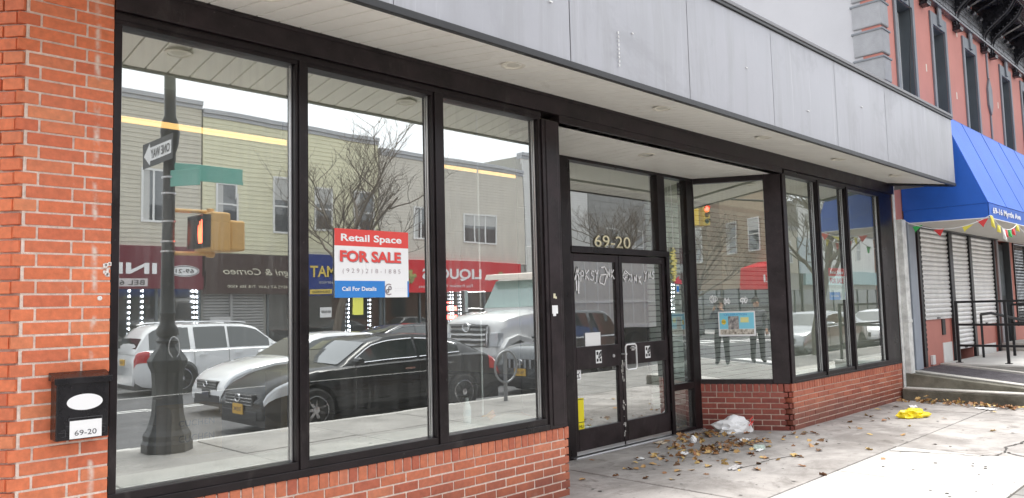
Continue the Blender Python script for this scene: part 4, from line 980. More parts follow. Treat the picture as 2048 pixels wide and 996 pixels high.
for i, (x, y) in enumerate(spots):
    c = protos[i % 6].copy(); COL.objects.link(c); s = rr.uniform(.5, 1.1); c.scale = (s, s * rr.uniform(.7, 1.1), s); c.location = (x + rr.uniform(-.08, .08), y + rr.uniform(-.08, .08), .004); c.rotation_euler = (rr.gauss(0, .15), rr.gauss(0, .15), rr.uniform(0, 6.28))
def crumple(name, loc, size, m_, seed, label, cat, n=3, rz=0, k=.25):
    import bmesh
    from mathutils import noise
    bm = bmesh.new(); bmesh.ops.create_icosphere(bm, subdivisions=n, radius=1)
    for v in bm.verts:
        q = noise.turbulence(v.co * 1.6 + V((seed, 0, 0)), 4, False) - .4
        rdg = abs(noise.noise(v.co * 3.1 + V((0, seed, 0)))) * k * 1.4
        v.co *= 1 + q * k - rdg
        v.co = V((v.co.x * size[0], v.co.y * size[1], max(v.co.z, -.35) * size[2] + .35 * size[2]))
    me = bpy.data.meshes.new(name); bm.to_mesh(me); bm.free(); me.materials.append(m_); me.polygons.foreach_set('use_smooth', [False] * len(me.polygons))
    o = bpy.data.objects.new(name, me); COL.objects.link(o); o.location = loc; o.rotation_euler = (0, 0, rz); tag(o, label, cat); return o
plastic_w = mat('white_bag_plastic', (.82, .82, .82), .35, spec=.6); plastic_y = mat('yellow_bag_plastic', (.88, .68, .01), .3, spec=.6)
crumple('plastic_bag', (8.6, .5, .004), (.31, .16, .16), plastic_w, 3.3, 'large crumpled white plastic bag against the dark brick under the angled pane', 'bag', 3, rad(-30), .3)
mb = MB(); strokes(mb, [[(0, 0), (.03, .03), (.02, .07), (.06, .1)], [(.03, .0), (.06, .05)]], (8.68, .36, .09), (.8, -.4, 0), (-.4, -.9, 0), 1, .014, .0)
o = mb.build('bag_print', redv); o['label'] = 'red print on the white bag'; o.parent = bpy.data.objects['plastic_bag']; o.matrix_parent_inverse = (Matrix.Translation((8.6, .52, .004)) @ Matrix.Rotation(rad(-30), 4, 'Z')).inverted()
crumple('plastic_bag', (11.05, -.76, .003), (.25, .13, .1), plastic_y, 7.1, 'bright yellow crumpled plastic bag on the pavement near the ramp', 'bag', 3, rad(-25), .3)
crumple('paper_cup', (7.72, .52, .003), (.05, .045, .06), whitev, 1.2, 'small crumpled white cup among the leaves by the doors', 'cup', 3)
def scrap(x, y, w, h, rz, m_, label, seed, name='paper_scrap', cat='paper'):
    r = random.Random(seed); mb = MB(); n = 6; vs = []
    for i in range(n + 1):
        for j in range(n + 1):
            vs.append(((i / n - .5) * w, (j / n - .5) * h, .006 + .012 * abs(math.sin(i * 1.3 + seed) * math.cos(j * 1.1 + seed)) + r.uniform(0, .004)))
    mb.add(vs, [(i * (n + 1) + j, (i + 1) * (n + 1) + j, (i + 1) * (n + 1) + j + 1, i * (n + 1) + j + 1) for i in range(n) for j in range(n)])
    o = mb.build(name, m_); o.location = (x, y, 0); o.rotation_euler = (0, 0, rz); tag(o, label, cat)
scrap(7.05, .22, .17, .1, .3, whitev, 'flat white paper scrap on the pavement left of the leaf drift', 1)
scrap(6.55, .42, .13, .08, 1.0, whitev, 'small white scrap on the pavement right in front of the left door', 2)
scrap(8.15, .12, .2, .1, .2, whitev, 'white torn paper on the pavement right of the leaf drift', 3)
scrap(7.85, -.22, .3, .12, .5, mat('greenish_film', (.5, .62, .55), .25), 'crinkled clear greenish plastic wrapper on the pavement', 4, 'plastic_wrapper', 'wrapper')
scrap(7.7, -.3, .16, .05, .1, whitev, 'thin white strip of paper beside the greenish wrapper', 5)
scrap(12.1, -.42, .22, .1, .4, whitev, 'white paper scrap in front of the leaf band left of the yellow bag', 6)
scrap(12.4, -1.28, .24, .14, 1.2, whitev, 'white paper at the foot of the ramp step at the right', 7)
scrap(7.45, .78, .2, .12, .2, mat('kraft_paper', (.6, .5, .38), .7), 'pale brown paper stuck at the right end of the door threshold', 8)
scrap(6.75, -.55, .22, .08, .2, mat('sheer_film', (.55, .53, .52), .3), 'thin translucent film flattened on the pavement', 9, 'plastic_film', 'film')

# ---- dark spots of gum on the pavement
mb = MB(); rr = random.Random(9)
for i in range(150):
    x, y = rr.uniform(5.2, 12.5), rr.uniform(-3.5, .8)
    if y > .0 and (x > 8.4 or x < 5.8): continue
    s = rr.uniform(.006, .02); mb.add([(x + s * math.cos(a) * rr.uniform(.7, 1.4), y + s * math.sin(a), .0045) for a in [rad(45 * k) for k in range(8)]], [tuple(range(8))])
rc = random.Random(4)
for poly in ([(8.5, -1.35), (8.68, -1.86), (8.72, -2.08), (8.85, -2.22), (9.1, -2.26), (9.4, -2.2), (9.9, -2.27), (10.6, -2.15)], [(9.1, -2.26), (8.9, -2.5), (8.75, -2.7)], [(6.6, -.55), (7.0, -.62), (7.3, -.6), (7.7, -.72)]):
    Q = []
    for (a, b), (c, d) in zip(poly, poly[1:]):
        for k in range(6): Q.append((a + (c - a) * k / 6 + rc.gauss(0, .012), b + (d - b) * k / 6 + rc.gauss(0, .012)))
    for (a, b), (c, d) in zip(Q, Q[1:]):
        w_ = rc.uniform(.004, .013); l_ = math.hypot(c - a, d - b) or 1; nx, ny = -(d - b) / l_ * w_, (c - a) / l_ * w_
        mb.add([(a - nx, b - ny, .0052), (c - nx, d - ny, .0052), (c + nx, d + ny, .0052), (a + nx, b + ny, .0052)], [(0, 1, 2, 3)])
o = mb.build('pavement_stains', mat('gum', (.07, .065, .06), .8)); tag(o, kind='structure')

# ================================================================== vehicles
rimm = mat('alloy_rim', (.5, .5, .52), .25, .9); tyre = mat('tyre_rubber', (.018, .018, .018), .8)
cg = car_glass('car_glass_dark', (.02, .026, .026)); lampg = mat('headlamp_glass', (.6, .62, .65), .08, .3, coat=1); redl = mat('tail_lamp_red', (.45, .015, .02), .15, coat=1)
chrome = mat('chrome', (.75, .75, .76), .08, 1.0); darkgr = mat('dark_grille', (.02, .02, .022), .35)
def interp(P, x):
    if x <= P[0][0]: return P[0][1]
    for (a, b), (c, d) in zip(P, P[1:]):
        if x <= c: t = (x - a) / (c - a); t = t; return b + (d - b) * t
    return P[-1][1]
def smoothp(P, x, h=.02):
    return (interp(P, x - h) + interp(P, x) * 2 + interp(P, x + h)) / 4
SED = dict(body=[(-.5, .36), (-.496, .5), (-.47, .64), (-.4, .735), (-.3, .74), (.2, .69), (.3, .665), (.4, .60), (.46, .52), (.49, .43), (.5, .33)],
           cab=[(-.405, .72), (-.30, .89), (-.2, .975), (-.08, 1.0), (.03, .99), (.1, .95), (.235, .68)], bp=-.085, ap=.1, cp=-.3, wf=.32, wr=-.29, wrad=.33)
SUV = dict(body=[(-.5, .36), (-.498, .5), (-.49, .6), (-.46, .625), (.2, .625), (.3, .6), (.42, .565), (.47, .52), (.495, .42), (.5, .3)],
           cab=[(-.49, .6), (-.46, .8), (-.425, .93), (-.38, .98), (-.1, 1.0), (.03, .985), (.1, .94), (.235, .62)], bp=-.06, ap=.1, cp=-.235, wf=.31, wr=-.29, wrad=.38)
def car(L, W, H, spec, paint, loc, rz, name, label, cat='car', group=None, trim=False, plate=None, rimc=None, grille='bars', zc=.19, rails=False):
    t = thing(name, loc, label, cat, group, rz); hw = W / 2; wr_ = spec['wrad']
    body = spec['body']; cab = spec['cab']
    def wid(x): return hw * (1 - .16 * abs(2 * x / L) ** 5 - .05 * abs(2 * x / L) ** 2)
    def topz(x): return smoothp(body, x / L, .008) * H
    def arch(x):
        z = 0
        for xw in (spec['wf'] * L, spec['wr'] * L):
            d = abs(x - xw); ra = wr_ + .055
            if d < ra: z = max(z, wr_ + math.sqrt(ra * ra - d * d))
        return z
    def sec(x):
        w = wid(x); tz = topz(x); endt = min(1, (L / 2 - abs(x)) / (.08 * L)); zb = zc + (1 - endt) * .08; az = arch(x)
        P = [(0, zb), (w * .6, zb), (w * .93, max(zb, min(az, tz - .08))), (w * .985, max(zb + .07, min(az + .004, tz - .07))), (w, max(zb + (tz - zb) * .42, min(az + .008, tz - .06))), (w * .995, max(zb + (tz - zb) * .66, min(az + .01, tz - .05))),
             (w * .97, tz - .045), (w * .93, tz - .012), (w * .8, tz + .012), (w * .45, tz + .03), (0, tz + .035)]
        return P
    xs = sorted(set([-L / 2 + L * i / 64 for i in range(65)] + [L / 2 - .01, -L / 2 + .01, L / 2 - .03, -L / 2 + .03]))
    rings = []
    for x in xs:
        P = sec(x); rings.append([(x, y, z) for y, z in P] + [(x, -y, z) for y, z in P[-2:0:-1]])
    mb = MB(); mb.ring_loft(rings); b = mb.build('body', paint, t, smooth=True, local=True)
    # cabin
    x0, x1 = cab[0][0] * L, cab[-1][0] * L; n = 28; crings = []
    wb = lambda x: wid(x) * .93
    wt = lambda x: hw * .73 * (1 - .1 * abs(2 * x / L) ** 2)
    def cz(x): return smoothp(cab, x / L, .012) * H
    def side(x, z):
        zb = topz(x) - .02; zt = max(cz(x), zb + .02); k = max(0, min(1, (z - zb) / max(.001, (H - .06 - zb)))); return wb(x) + (wt(x) - wb(x)) * k
    for i in range(n + 1):
        x = x0 + (x1 - x0) * i / n; zb = topz(x) - .03; zt = max(cz(x), zb + .01)
        P = [(wb(x), zb), (side(x, zt - .05), max(zb, zt - .05)), (side(x, zt) * .95, zt - .01), (wt(x) * .6, zt + .012), (0, zt + .018)]
        crings.append([(x, y, z) for y, z in P] + [(x, -y, z) for y, z in P[-2::-1]])
    mb = MB(); mb.ring_loft(crings, cap=True, closed=False); mb.build('roof', paint, t, smooth=True, local=True)
    # side glass, two or three panels per side
    def strip(xa, xb, sgn, name_='side_window'):
        mb = MB(); m_ = 10; lo = []; hi = []
        for i in range(m_ + 1):
            x = xa + (xb - xa) * i / m_; zl = topz(x) + .02; zh = cz(x) - .075
            if zh < zl + .005: zh = zl + .005
            lo.append((x, sgn * (side(x, zl) + .008), zl)); hi.append((x, sgn * (side(x, zh) + .008), zh))
        mb.add(lo + hi, [(i, i + 1, i + m_ + 2, i + m_ + 1) for i in range(m_)]); o = mb.build(name_, cg, t, local=True, smooth=True)
        if trim:
            k = MB(); k.tube(hi, .011, 5); k.tube(lo, .011, 5); k.build('window_trim', chrome, o, smooth=True, local=True)
    segs = [(spec['bp'] * L + .03, spec['ap'] * L + .33), (spec['cp'] * L + .08, spec['bp'] * L - .03)]
    if spec is SUV: segs.append((-.43 * L, spec['cp'] * L - .05))
    for sg in (-1, 1):
        for a, c in segs: strip(a, c, sg)
    # windscreen and rear glass
    def lid(xa, xb, name_):
        mb = MB(); m_ = 8; vs = []
        for i in range(m_ + 1):
            x = xa + (xb - xa) * i / m_; z = cz(x) + .022
            for j in range(7): y = (j / 3 - 1) * (side(x, z) * .93); vs.append((x, y, z - .014 * abs(j / 3 - 1) ** 2))
        mb.add(vs, [(i * 7 + j, (i + 1) * 7 + j, (i + 1) * 7 + j + 1, i * 7 + j + 1) for i in range(m_) for j in range(6)]); mb.build(name_, cg, t, local=True, smooth=True)
    lid(cab[-2][0] * L + .04, cab[-1][0] * L - .03, 'windscreen'); lid(cab[0][0] * L + .03, cab[1][0] * L + (.1 if spec is SED else -.0), 'rear_window')
    # wheels
    for xw in (spec['wf'] * L, spec['wr'] * L):
        for sg in (-1, 1):
            M = Matrix.Translation((xw, sg * (hw - .12), wr_)) @ Matrix.Rotation(rad(90), 4, 'X')
            mb = MB(); mb.lathe([(wr_ * .62, -.1), (wr_ * .9, -.11), (wr_, -.08), (wr_, .08), (wr_ * .9, .11), (wr_ * .62, .1)], 28, M=M); wo = mb.build('wheel', tyre, t, local=True, smooth=True)
            mb = MB(); s2 = -sg
            mb.lathe([(wr_ * .66, s2 * .08), (wr_ * .66, s2 * .1), (wr_ * .6, s2 * .105), (wr_ * .57, s2 * .05), (.02, s2 * .04)], 28, M=M)
            for k in range(7):
                a = 2 * math.pi * k / 7; q = M @ Matrix.Rotation(a, 4, 'Z'); z0_, z1_ = sorted((s2 * .06, s2 * .1)); mb.box(.03, wr_ * .6, -.022, .022, z0_, z1_, M=q)
            mb.lathe([(.06, s2 * .05), (.055, s2 * .11), (.001, s2 * .115)], 12, M=M); mb.build('rim', rimc or rimm, wo, local=True, smooth=False)
    # lamps as patches hugging the body corner
    def patch(xa, xb, i0, i1, sg, m_, name_, off=.008):
        mb = MB(); vs = []; nn = 8
        for i in range(nn + 1):
            x = xa + (xb - xa) * i / nn; P = sec(x)
            for j in range(5):
                s = i0 + (i1 - i0) * j / 4; k = int(min(s, len(P) - 2)); f_ = s - k; y = P[k][0] + (P[k + 1][0] - P[k][0]) * f_; z = P[k][1] + (P[k + 1][1] - P[k][1]) * f_
                vs.append((x + off * (1 if x > 0 else -1) * .6, sg * (y + off), z + off * .3))
        mb.add(vs, [(i * 5 + j, (i + 1) * 5 + j, (i + 1) * 5 + j + 1, i * 5 + j + 1) for i in range(nn) for j in range(4)]); return mb.build(name_, m_, t, local=True, smooth=True)
    for sg in (-1, 1):
        patch(L * .40, L * .493, 5.0, 6.6, sg, lampg, 'headlight'); patch(-L * .495, -L * .43, 5.0, 6.7, sg, redl, 'taillight')
        x = cab[-1][0] * L - .28; mb = MB(); mb.lathe([(.001, -.1), (.06, -.09), (.085, 0), (.06, .09), (.001, .1)], 10, M=Matrix.Translation((x, sg * (hw + .06), topz(x) + .06)) @ Matrix.Rotation(rad(90), 4, 'X') @ Matrix.Scale(.75, 4, (0, 1, 0))); mb.build('mirror', paint, t, local=True, smooth=True)
        mb = MB()
        for xx in (spec['bp'] * L + .14, spec['cp'] * L + .3 if spec is SED else spec['cp'] * L + .14): mb.box(xx, xx + .2, sg * (wid(xx) + .002), sg * (wid(xx) + .03), topz(xx) - .16, topz(xx) - .13)
        mb.build('door_handle', chrome if trim else paint, t, local=True)
        mb = MB()
        for xx in (spec['bp'] * L, spec['ap'] * L + .36, spec['cp'] * L + .03):
            P = sec(xx); mb.tube([(xx, sg * (y + .001), z) for y, z in P[3:8]], .005, 4)
        mb.build('door_gap', darkgr, t, local=True)
    # front face
    fz0, fz1 = H * .24, H * .42
    mb = MB(); mb.box(L / 2 - .06, L / 2 + .012, -hw * .5, hw * .5, fz1 - .1 * H, fz1 + .02); mb.box(L / 2 - .06, L / 2 + .01, -hw * .62, hw * .62, zc + .06, zc + .18); g = mb.build('grille', darkgr, t, local=True, bevel=.01)
    mb = MB()
    for k in range(4 if grille == 'bars' else 7):
        if grille == 'bars': z = fz1 - .095 * H + k * .033 * H; mb.box(L / 2 + .012, L / 2 + .025, -hw * .48, hw * .48, z, z + .012)
        else: y = -hw * .48 + k * hw * .96 / 6; mb.box(L / 2 + .012, L / 2 + .03, y - .03, y + .03, fz1 - .1 * H, fz1 + .01)
    mb.tube([(L / 2 + .03, .075 * math.cos(a), fz1 - .03 * H + .055 * math.sin(a)) for a in [rad(30 * i) for i in range(13)]], .012, 6)
    mb.build('grille_bars', chrome, g, local=True)
    for xx, s_ in ((L / 2 + .022, 1), (-L / 2 - .012, -1)):
        mb = MB(); z = fz0 - .02 if s_ > 0 else H * .42; mb.box(xx - .008, xx + .008, -.16, .16, z, z + .15); po = mb.build('number_plate', plate or mat('plate_yellow', (.75, .45, .06), .5), t, local=True)
        mb = MB(); text_mb(mb, 'T612 84C' if s_ > 0 else 'T612 84C', (xx + s_ * .009, -.12 * s_, z + .045), (0, s_, 0), (s_, 0, 0), w=.24, h=.06, depth=.002); mb.build('plate_lettering', mat('plate_navy', (.02, .03, .15), .5), po, local=True)
    mb = MB(); mb.box(-L / 2 + .05, L / 2 - .05, -hw * .8, hw * .8, zc - .03, zc + .25); mb.box(-L * .36, L * .4, -hw * .86, hw * .86, zc - .01, H * .5); mb.build('underbody', black, t, local=True)
    if rails:
        for sg in (-1, 1):
            mb = MB(); mb.tube([(x, sg * wt(x) * .93, cz(x) + .05) for x in [(-.4 + .05 * i) * L for i in range(10)]], .018, 6); mb.build('roof_rail', chrome, t, local=True)
    return t
def paint(name, c, metal=0.0, rough=.22): return mat(name, c, rough, metal, coat=1.0, spec=.5)
pw = paint('white_car_paint', (.78, .79, .8)); pb = mat('black_car_paint', (.006, .007, .009), .25, coat=.25, spec=.35); pdg = paint('dark_grey_car_paint', (.035, .037, .042), .4); psl = paint('silver_car_paint', (.42, .43, .44), .7); pgr = paint('graphite_car_paint', (.08, .085, .09), .5)
def zr(y): return -.19 + (y + 5.6) * (.15 / 12.5) 
car(4.86, 1.8, 1.40, SED, pb, (7.68, -6.8, zr(-6.8)), math.pi, 'parked_sedan', 'black sedan with chrome window trim and yellow plate parked at the near kerb', trim=True)
car(4.85, 1.8, 1.44, SED, pw, (8.5, -9.95, zr(-9.95)), math.pi, 'sedan', 'white sedan waiting in the lane just beyond the parked black sedan', plate=mat('plate_dark', (.05, .05, .055), .4))
car(5.1, 1.92, 1.74, SUV, pw, (9.0, -15.8, zr(-15.8)), 0, 'suv', 'white three-row SUV by the far kerb, its tail mirrored behind the lamp post base', 'SUV', rails=True, rimc=rimm)
car(4.7, 1.8, 1.5, SED, pdg, (15.5, -15.9, zr(-15.9)), 0, 'parked_sedan', 'dark grey sedan by the far kerb ahead of the white SUV, only its roofline showing', trim=True)
car(4.8, 1.88, 1.72, SUV, pgr, (13.75, -6.75, zr(-6.75)), math.pi, 'parked_suv', 'dark grey SUV with chrome slotted grille and yellow plate parked behind the black sedan', 'SUV', grille='slots')
car(4.7, 1.8, 1.44, SED, psl, (25.6, -6.8, zr(-6.8)), math.pi, 'parked_sedan', 'silver sedan at the near kerb, first of the cars mirrored in the right-hand windows', trim=True)
car(4.6, 1.8, 1.42, SED, pw, (31.2, -6.8, zr(-6.8)), math.pi, 'parked_sedan', 'white sedan at the near kerb behind the silver one')
0 and car(4.6, 1.8, 1.46, SED, pgr, (19.6, -6.8, zr(-6.8)), math.pi, 'parked_sedan', 'graphite sedan at the near kerb between the dark SUV and the silver sedan')
car(4.7, 1.8, 1.45, SED, pw, (-29.5, -14.2, zr(-14.2)), 0, 'sedan', 'white sedan beyond the far crossing, mirrored left of the poster')
car(4.8, 1.85, 1.7, SUV, pdg, (-24.5, -15.9, zr(-15.9)), 0, 'parked_suv', 'dark SUV parked beyond the side street near the red awning', 'SUV')
car(4.8, 1.85, 1.68, SUV, psl, (29.5, -15.9, zr(-15.9)), 0, 'parked_suv', 'silver SUV parked by the far kerb in front of the grey stone building', 'SUV')
car(4.6, 1.8, 1.44, SED, pb, (42, -15.9, zr(-15.9)), 0, 'parked_sedan', 'black sedan parked by the far kerb further down the street')

# truck
def truck():
    t = thing('box_truck', (12.65, -9.75, zr(-9.75)), 'white box truck with chrome grille behind the white sedan, mirrored in the third window', 'truck', rz=math.pi)
    W = 1.12
    tw = paint('truck_white', (.76, .76, .76)); k = dict(local=True)
    # local x forward from front (0) to rear (-)
    mb = MB()
    prof = [(-1.35, .75), (-1.35, 1.78), (-1.0, 1.76), (-.3, 1.66), (-.06, 1.56), (-.0, 1.4), (0.02, .75)]
    rings = []
    for x, zt, w in ((0.0, 1.36, .86), (-.03, 1.5, .92), (-.12, 1.6, .98), (-.35, 1.68, 1.02), (-.8, 1.76, 1.04), (-1.4, 1.82, 1.05)):
        P = [(0, .72), (w, .72), (w, zt - .3), (w * .95, zt - .1), (w * .75, zt - .01), (0, zt + .02)]
        rings.append([(x, y, z) for y, z in P] + [(x, -y, z) for y, z in P[-2:0:-1]])
    mb.ring_loft(rings); mb.build('hood', tw, t, smooth=True, **k)
    mb = MB(); rings = []
    for x, zt in ((-1.35, 1.84), (-1.6, 2.3), (-1.78, 2.6), (-2.0, 2.68), (-3.1, 2.7), (-3.15, 2.6)):
        w = 1.04; P = [(0, .75), (w, .75), (w, 1.6), (w * .93, max(1.7, zt - .1)), (w * .8, max(1.72, zt)), (0, max(1.75, zt + .03))]
        rings.append([(x, y, z) for y, z in P] + [(x, -y, z) for y, z in P[-2:0:-1]])
    mb.ring_loft(rings); mb.build('cab', tw, t, smooth=True, **k)
    mb = MB(); vs = []
    for x, z, w in ((-1.36, 1.88, .93), (-1.75, 2.58, .86)): vs += [(x + .03, -w, z), (x + .03, w, z)]
    mb.add(vs, [(0, 1, 3, 2)]); mb.build('windscreen', car_glass('truck_glass', (.25, .36, .33)), t, **k)
    for s in (-1, 1):
        mb = MB(); mb.add([(-1.65, s * 1.05, 1.8), (-2.75, s * 1.05, 1.72), (-2.75, s * 1.0, 2.45), (-1.9, s * 1.0, 2.48)], [(0, 1, 2, 3)]); mb.build('side_window', cg, t, **k)
        mb = MB(); mb.box(-1.0, -1.12, s * 1.25, s * 1.42, 1.75, 2.35); mb.tube([(-1.5, s * 1.03, 2.3), (-1.06, s * 1.3, 2.3)], .02, 6); mb.tube([(-1.5, s * 1.03, 1.85), (-1.06, s * 1.3, 1.85)], .02, 6); mb.build('mirror', chrome, t, bevel=.01, **k)
        mb = MB(); mb.lathe([(.1, 0), (.14, .05), (.15, .02)], 12, M=Matrix.Translation((.0, s * .86, 1.08)) @ Matrix.Rotation(rad(90), 4, 'Y')) ; mb.box(-.15, .04, s * .70, s * 1.0, .92, 1.26); mb.build('headlight', lampg, t, bevel=.03, **k)
        mb = MB(); mb.prism([(-.02, .5), (-.02, .9), (-.2, 1.1), (-.55, 1.2), (-1.0, 1.1), (-1.15, .8), (-1.1, .5), (-1.0, .5), (-.95, .9), (-.6, 1.05), (-.3, .95), (-.2, .5)], 'y', s * .93, s * 1.14); mb.build('mudguard', tw, t, bevel=.02, **k)
    mb = MB(); mb.box(-.05, .05, -.62, .62, .92, 1.42); g = mb.build('grille', darkgr, t, bevel=.02, **k)
    mb = MB()
    for z in (.95, 1.07, 1.19, 1.31): mb.box(.05, .085, -.6, .6, z, z + .055)
    mb.box(.03, .07, -.66, -.61, .9, 1.46); mb.box(.03, .07, .61, .66, .9, 1.46); mb.box(.03, .07, -.66, .66, 1.42, 1.47)
    mb.tube([(.1, .12 * math.cos(a), 1.38 + .1 * math.sin(a)) for a in [rad(20 * i) for i in range(19)]], .02, 6); mb.box(.085, .1, -.1, .1, 1.36, 1.4)
    mb.build('grille_bars', chrome, g, bevel=.008, **k)
    mb = MB(); mb.box(-.1, .12, -1.12, 1.12, .42, .72); mb.build('bumper', mat('bumper_grey', (.3, .3, .31), .4, .4), t, bevel=.04, **k)
    mb = MB(); mb.prism([(-1.72, 2.62), (-1.45, 2.6), (-1.5, 2.74), (-1.8, 2.78)], 'y', -.98, .98); mb.build('sun_visor', mat('visor_orange_edge', (.7, .62, .55), .4), t, bevel=.01, **k)
    mb = MB(); mb.box(-3.3, -10.6, -1.2, 1.2, 1.12, 3.62); bx = mb.build('cargo_box', mat('box_grey_white', (.62, .61, .58), .4, var=.06), t, bevel=.03, **k)
    mb = MB()
    for s in (-1, 1):
        mb.box(-3.3, -10.6, s * 1.2, s * 1.225, 1.12, 1.24); mb.box(-3.3, -10.6, s * 1.2, s * 1.225, 3.5, 3.6); mb.box(-3.3, -10.6, s * 1.2, s * 1.22, 1.93, 2.0)
        for i in range(13): mb.box(-3.32 - .6 * i, -3.36 - .6 * i, s * 1.2, s * 1.212, 1.2, 3.5)
    mb.build('box_rail', white, bx, local=True)
    mb = MB(); mb.box(-.3, -10.4, -.45, .45, .6, 1.05); mb.box(-4, -6.2, -1.1, -1.18, .5, 1.0); mb.build('chassis', black, t, **k)
    for x in (-.62, -7.9):
        for s in (-1, 1):
            M = Matrix.Translation((x, s * .98, .48)) @ Matrix.Rotation(rad(90), 4, 'X'); mb = MB(); mb.lathe([(.28, -.13), (.44, -.14), (.48, -.1), (.48, .1), (.44, .14), (.28, .13)], 24, M=M); wo = mb.build('wheel', tyre, t, smooth=True, **k)
            mb = MB(); mb.lathe([(.29, -s * .12), (.26, -s * .06), (.1, -s * .05), (.09, -s * .13), (.01, -s * .13)], 20, M=M); mb.build('rim', rimm, wo, smooth=True, **k)
truck()

# ================================================================== lamp post and signs at the kerb
iron = mat('dark_green_black_iron', (.006, .008, .008), .38, .2, var=.4, scale=9, bump=.15, rvar=.1)
lp = thing('lamp_post', (3.55, -5.05, 0), 'ornate black iron lamp post with flared base mirrored in the first window', 'lamp post')
mb = MB(); mb.lathe([(.29, 0), (.29, .10), (.27, .14), (.27, .2), (.235, .26), (.21, .33), (.18, .45), (.165, .62), (.165, .8), (.175, .92), (.21, 1.0), (.225, 1.06), (.2, 1.1), (.17, 1.15), (.12, 1.22), (.1, 1.28)], 8, (3.55, -5.05, 0), ang=rad(22.5)); mb.build('base', iron, lp, smooth=False, bevel=.01)
mb = MB(); mb.lathe([(.12, 1.27), (.135, 1.3), (.1, 1.34), (.13, 1.38), (.13, 1.44), (.09, 1.5), (.085, 1.6), (.1, 1.63), (.085, 1.66), (.078, 2.2), (.07, 3.6), (.095, 3.7), (.11, 3.85), (.095, 3.98), (.066, 4.05), (.06, 7.5)], 16, (3.55, -5.05, 0)); mb.build('shaft', iron, lp, smooth=True)
mb = MB(); 
for z in (2.5, 2.75, 3.1, 3.3, 2.38): mb.lathe([(.082, -.012), (.088, -.01), (.088, .01), (.082, .012)], 16, (3.55, -5.05, z))
mb.build('strap', silver, lp, smooth=True)
mb = MB(); mb.tube([(3.55, -5.05, 7.4), (3.55, -5.3, 7.9), (3.55, -6.0, 8.2), (3.55, -7.2, 8.25)], [.05, .045, .04, .035], 8); mb.build('arm', iron, lp, smooth=True)
mb = MB(); mb.lathe([(.05, .12), (.2, .05), (.22, 0), (.18, -.06), (.02, -.08)], 16, (3.55, -7.3, 8.22)); mb.build('lamp_head', mat('lamp_grey', (.4, .4, .4), .4), lp, smooth=True)
mb = MB(); mb.tube([(3.56 + .06 * math.cos(a), -4.87, 1.22 + .13 * math.sin(a)) for a in [rad(20 * i) for i in range(19)]], .004, 5); mb.build('wire_loop', silver, lp)
# one way sign
def oriented(c, yaw):  # frame: u along sign (viewer from +normal)
    return Matrix.Translation(c) @ Matrix.Rotation(yaw, 4, 'Z')
ow = thing('one_way_sign', (3.42, -4.93, 3.55), 'black and white one way arrow sign on the lamp post above the green street signs', 'sign')
n_ = V((-1, .03, 0)).normalized(); u_ = V((-n_.y, n_.x, 0)) * 1.0   # text direction as seen from the shop side
if u_.cross(V((0, 0, 1))).dot(n_) < 0: u_ = -u_
cx_ = V((3.44, -5.15, 3.62))
def plank(mb, c, u, n, w, h, th): 
    u = V(u).normalized(); n = V(n).normalized(); c = V(c); vs = []
    for d in (th / 2, -th / 2):
        for a, b in ((-1, -1), (1, -1), (1, 1), (-1, 1)): vs.append(c + u * a * w / 2 + V((0, 0, b * h / 2)) + n * d)
    mb.add(vs, [(0, 1, 2, 3), (7, 6, 5, 4), (0, 4, 5, 1), (1, 5, 6, 2), (2, 6, 7, 3), (3, 7, 4, 0)])
mb = MB(); plank(mb, cx_, u_, n_, .91, .30, .004); bo = mb.build('board', blackv, ow)
mb = MB(); a0 = cx_ + n_ * .003
def up2(a, b): return a0 + u_ * a + V((0, 0, b))
mb.add([up2(-.41, -.08), up2(.22, -.08), up2(.22, -.135), up2(.42, 0), up2(.22, .135), up2(.22, .08), up2(-.41, .08)], [tuple(range(7))]); mb.build('arrow', whitev, bo)
mb = MB(); text_mb(mb, 'ONE WAY', tuple(a0 + u_ * -.37 + V((0, 0, -.05))), u_, n_, w=.56, h=.1, depth=.003, bold=.02); mb.build('lettering', blackv, bo)
# green street name signs
gr = mat('street_sign_green', (.16, .46, .38), .5)
sg = thing('street_name_sign', (3.6, -5.0, 3.3), 'long green street name sign on the lamp post under the one way sign', 'sign')
mb = MB(); plank(mb, (4.02, -4.98, 3.38), (1, .05, 0), (-.05, 1, 0), .86, .2, .012); mb.build('board', gr, sg, bevel=.003)
mb = MB(); mb.tube([(3.55, -5.05, 3.38), (3.65, -5.0, 3.38)], .012, 6); mb.build('clamp', silver, sg)
sg = thing('street_name_sign', (3.6, -4.9, 3.2), 'short green street sign set crosswise below the one way sign on the lamp post', 'sign')
mb = MB(); plank(mb, (3.66, -4.83, 3.28), (.6, .8, 0), (-.8, .6, 0), .4, .2, .012); mb.build('board', gr, sg, bevel=.003)
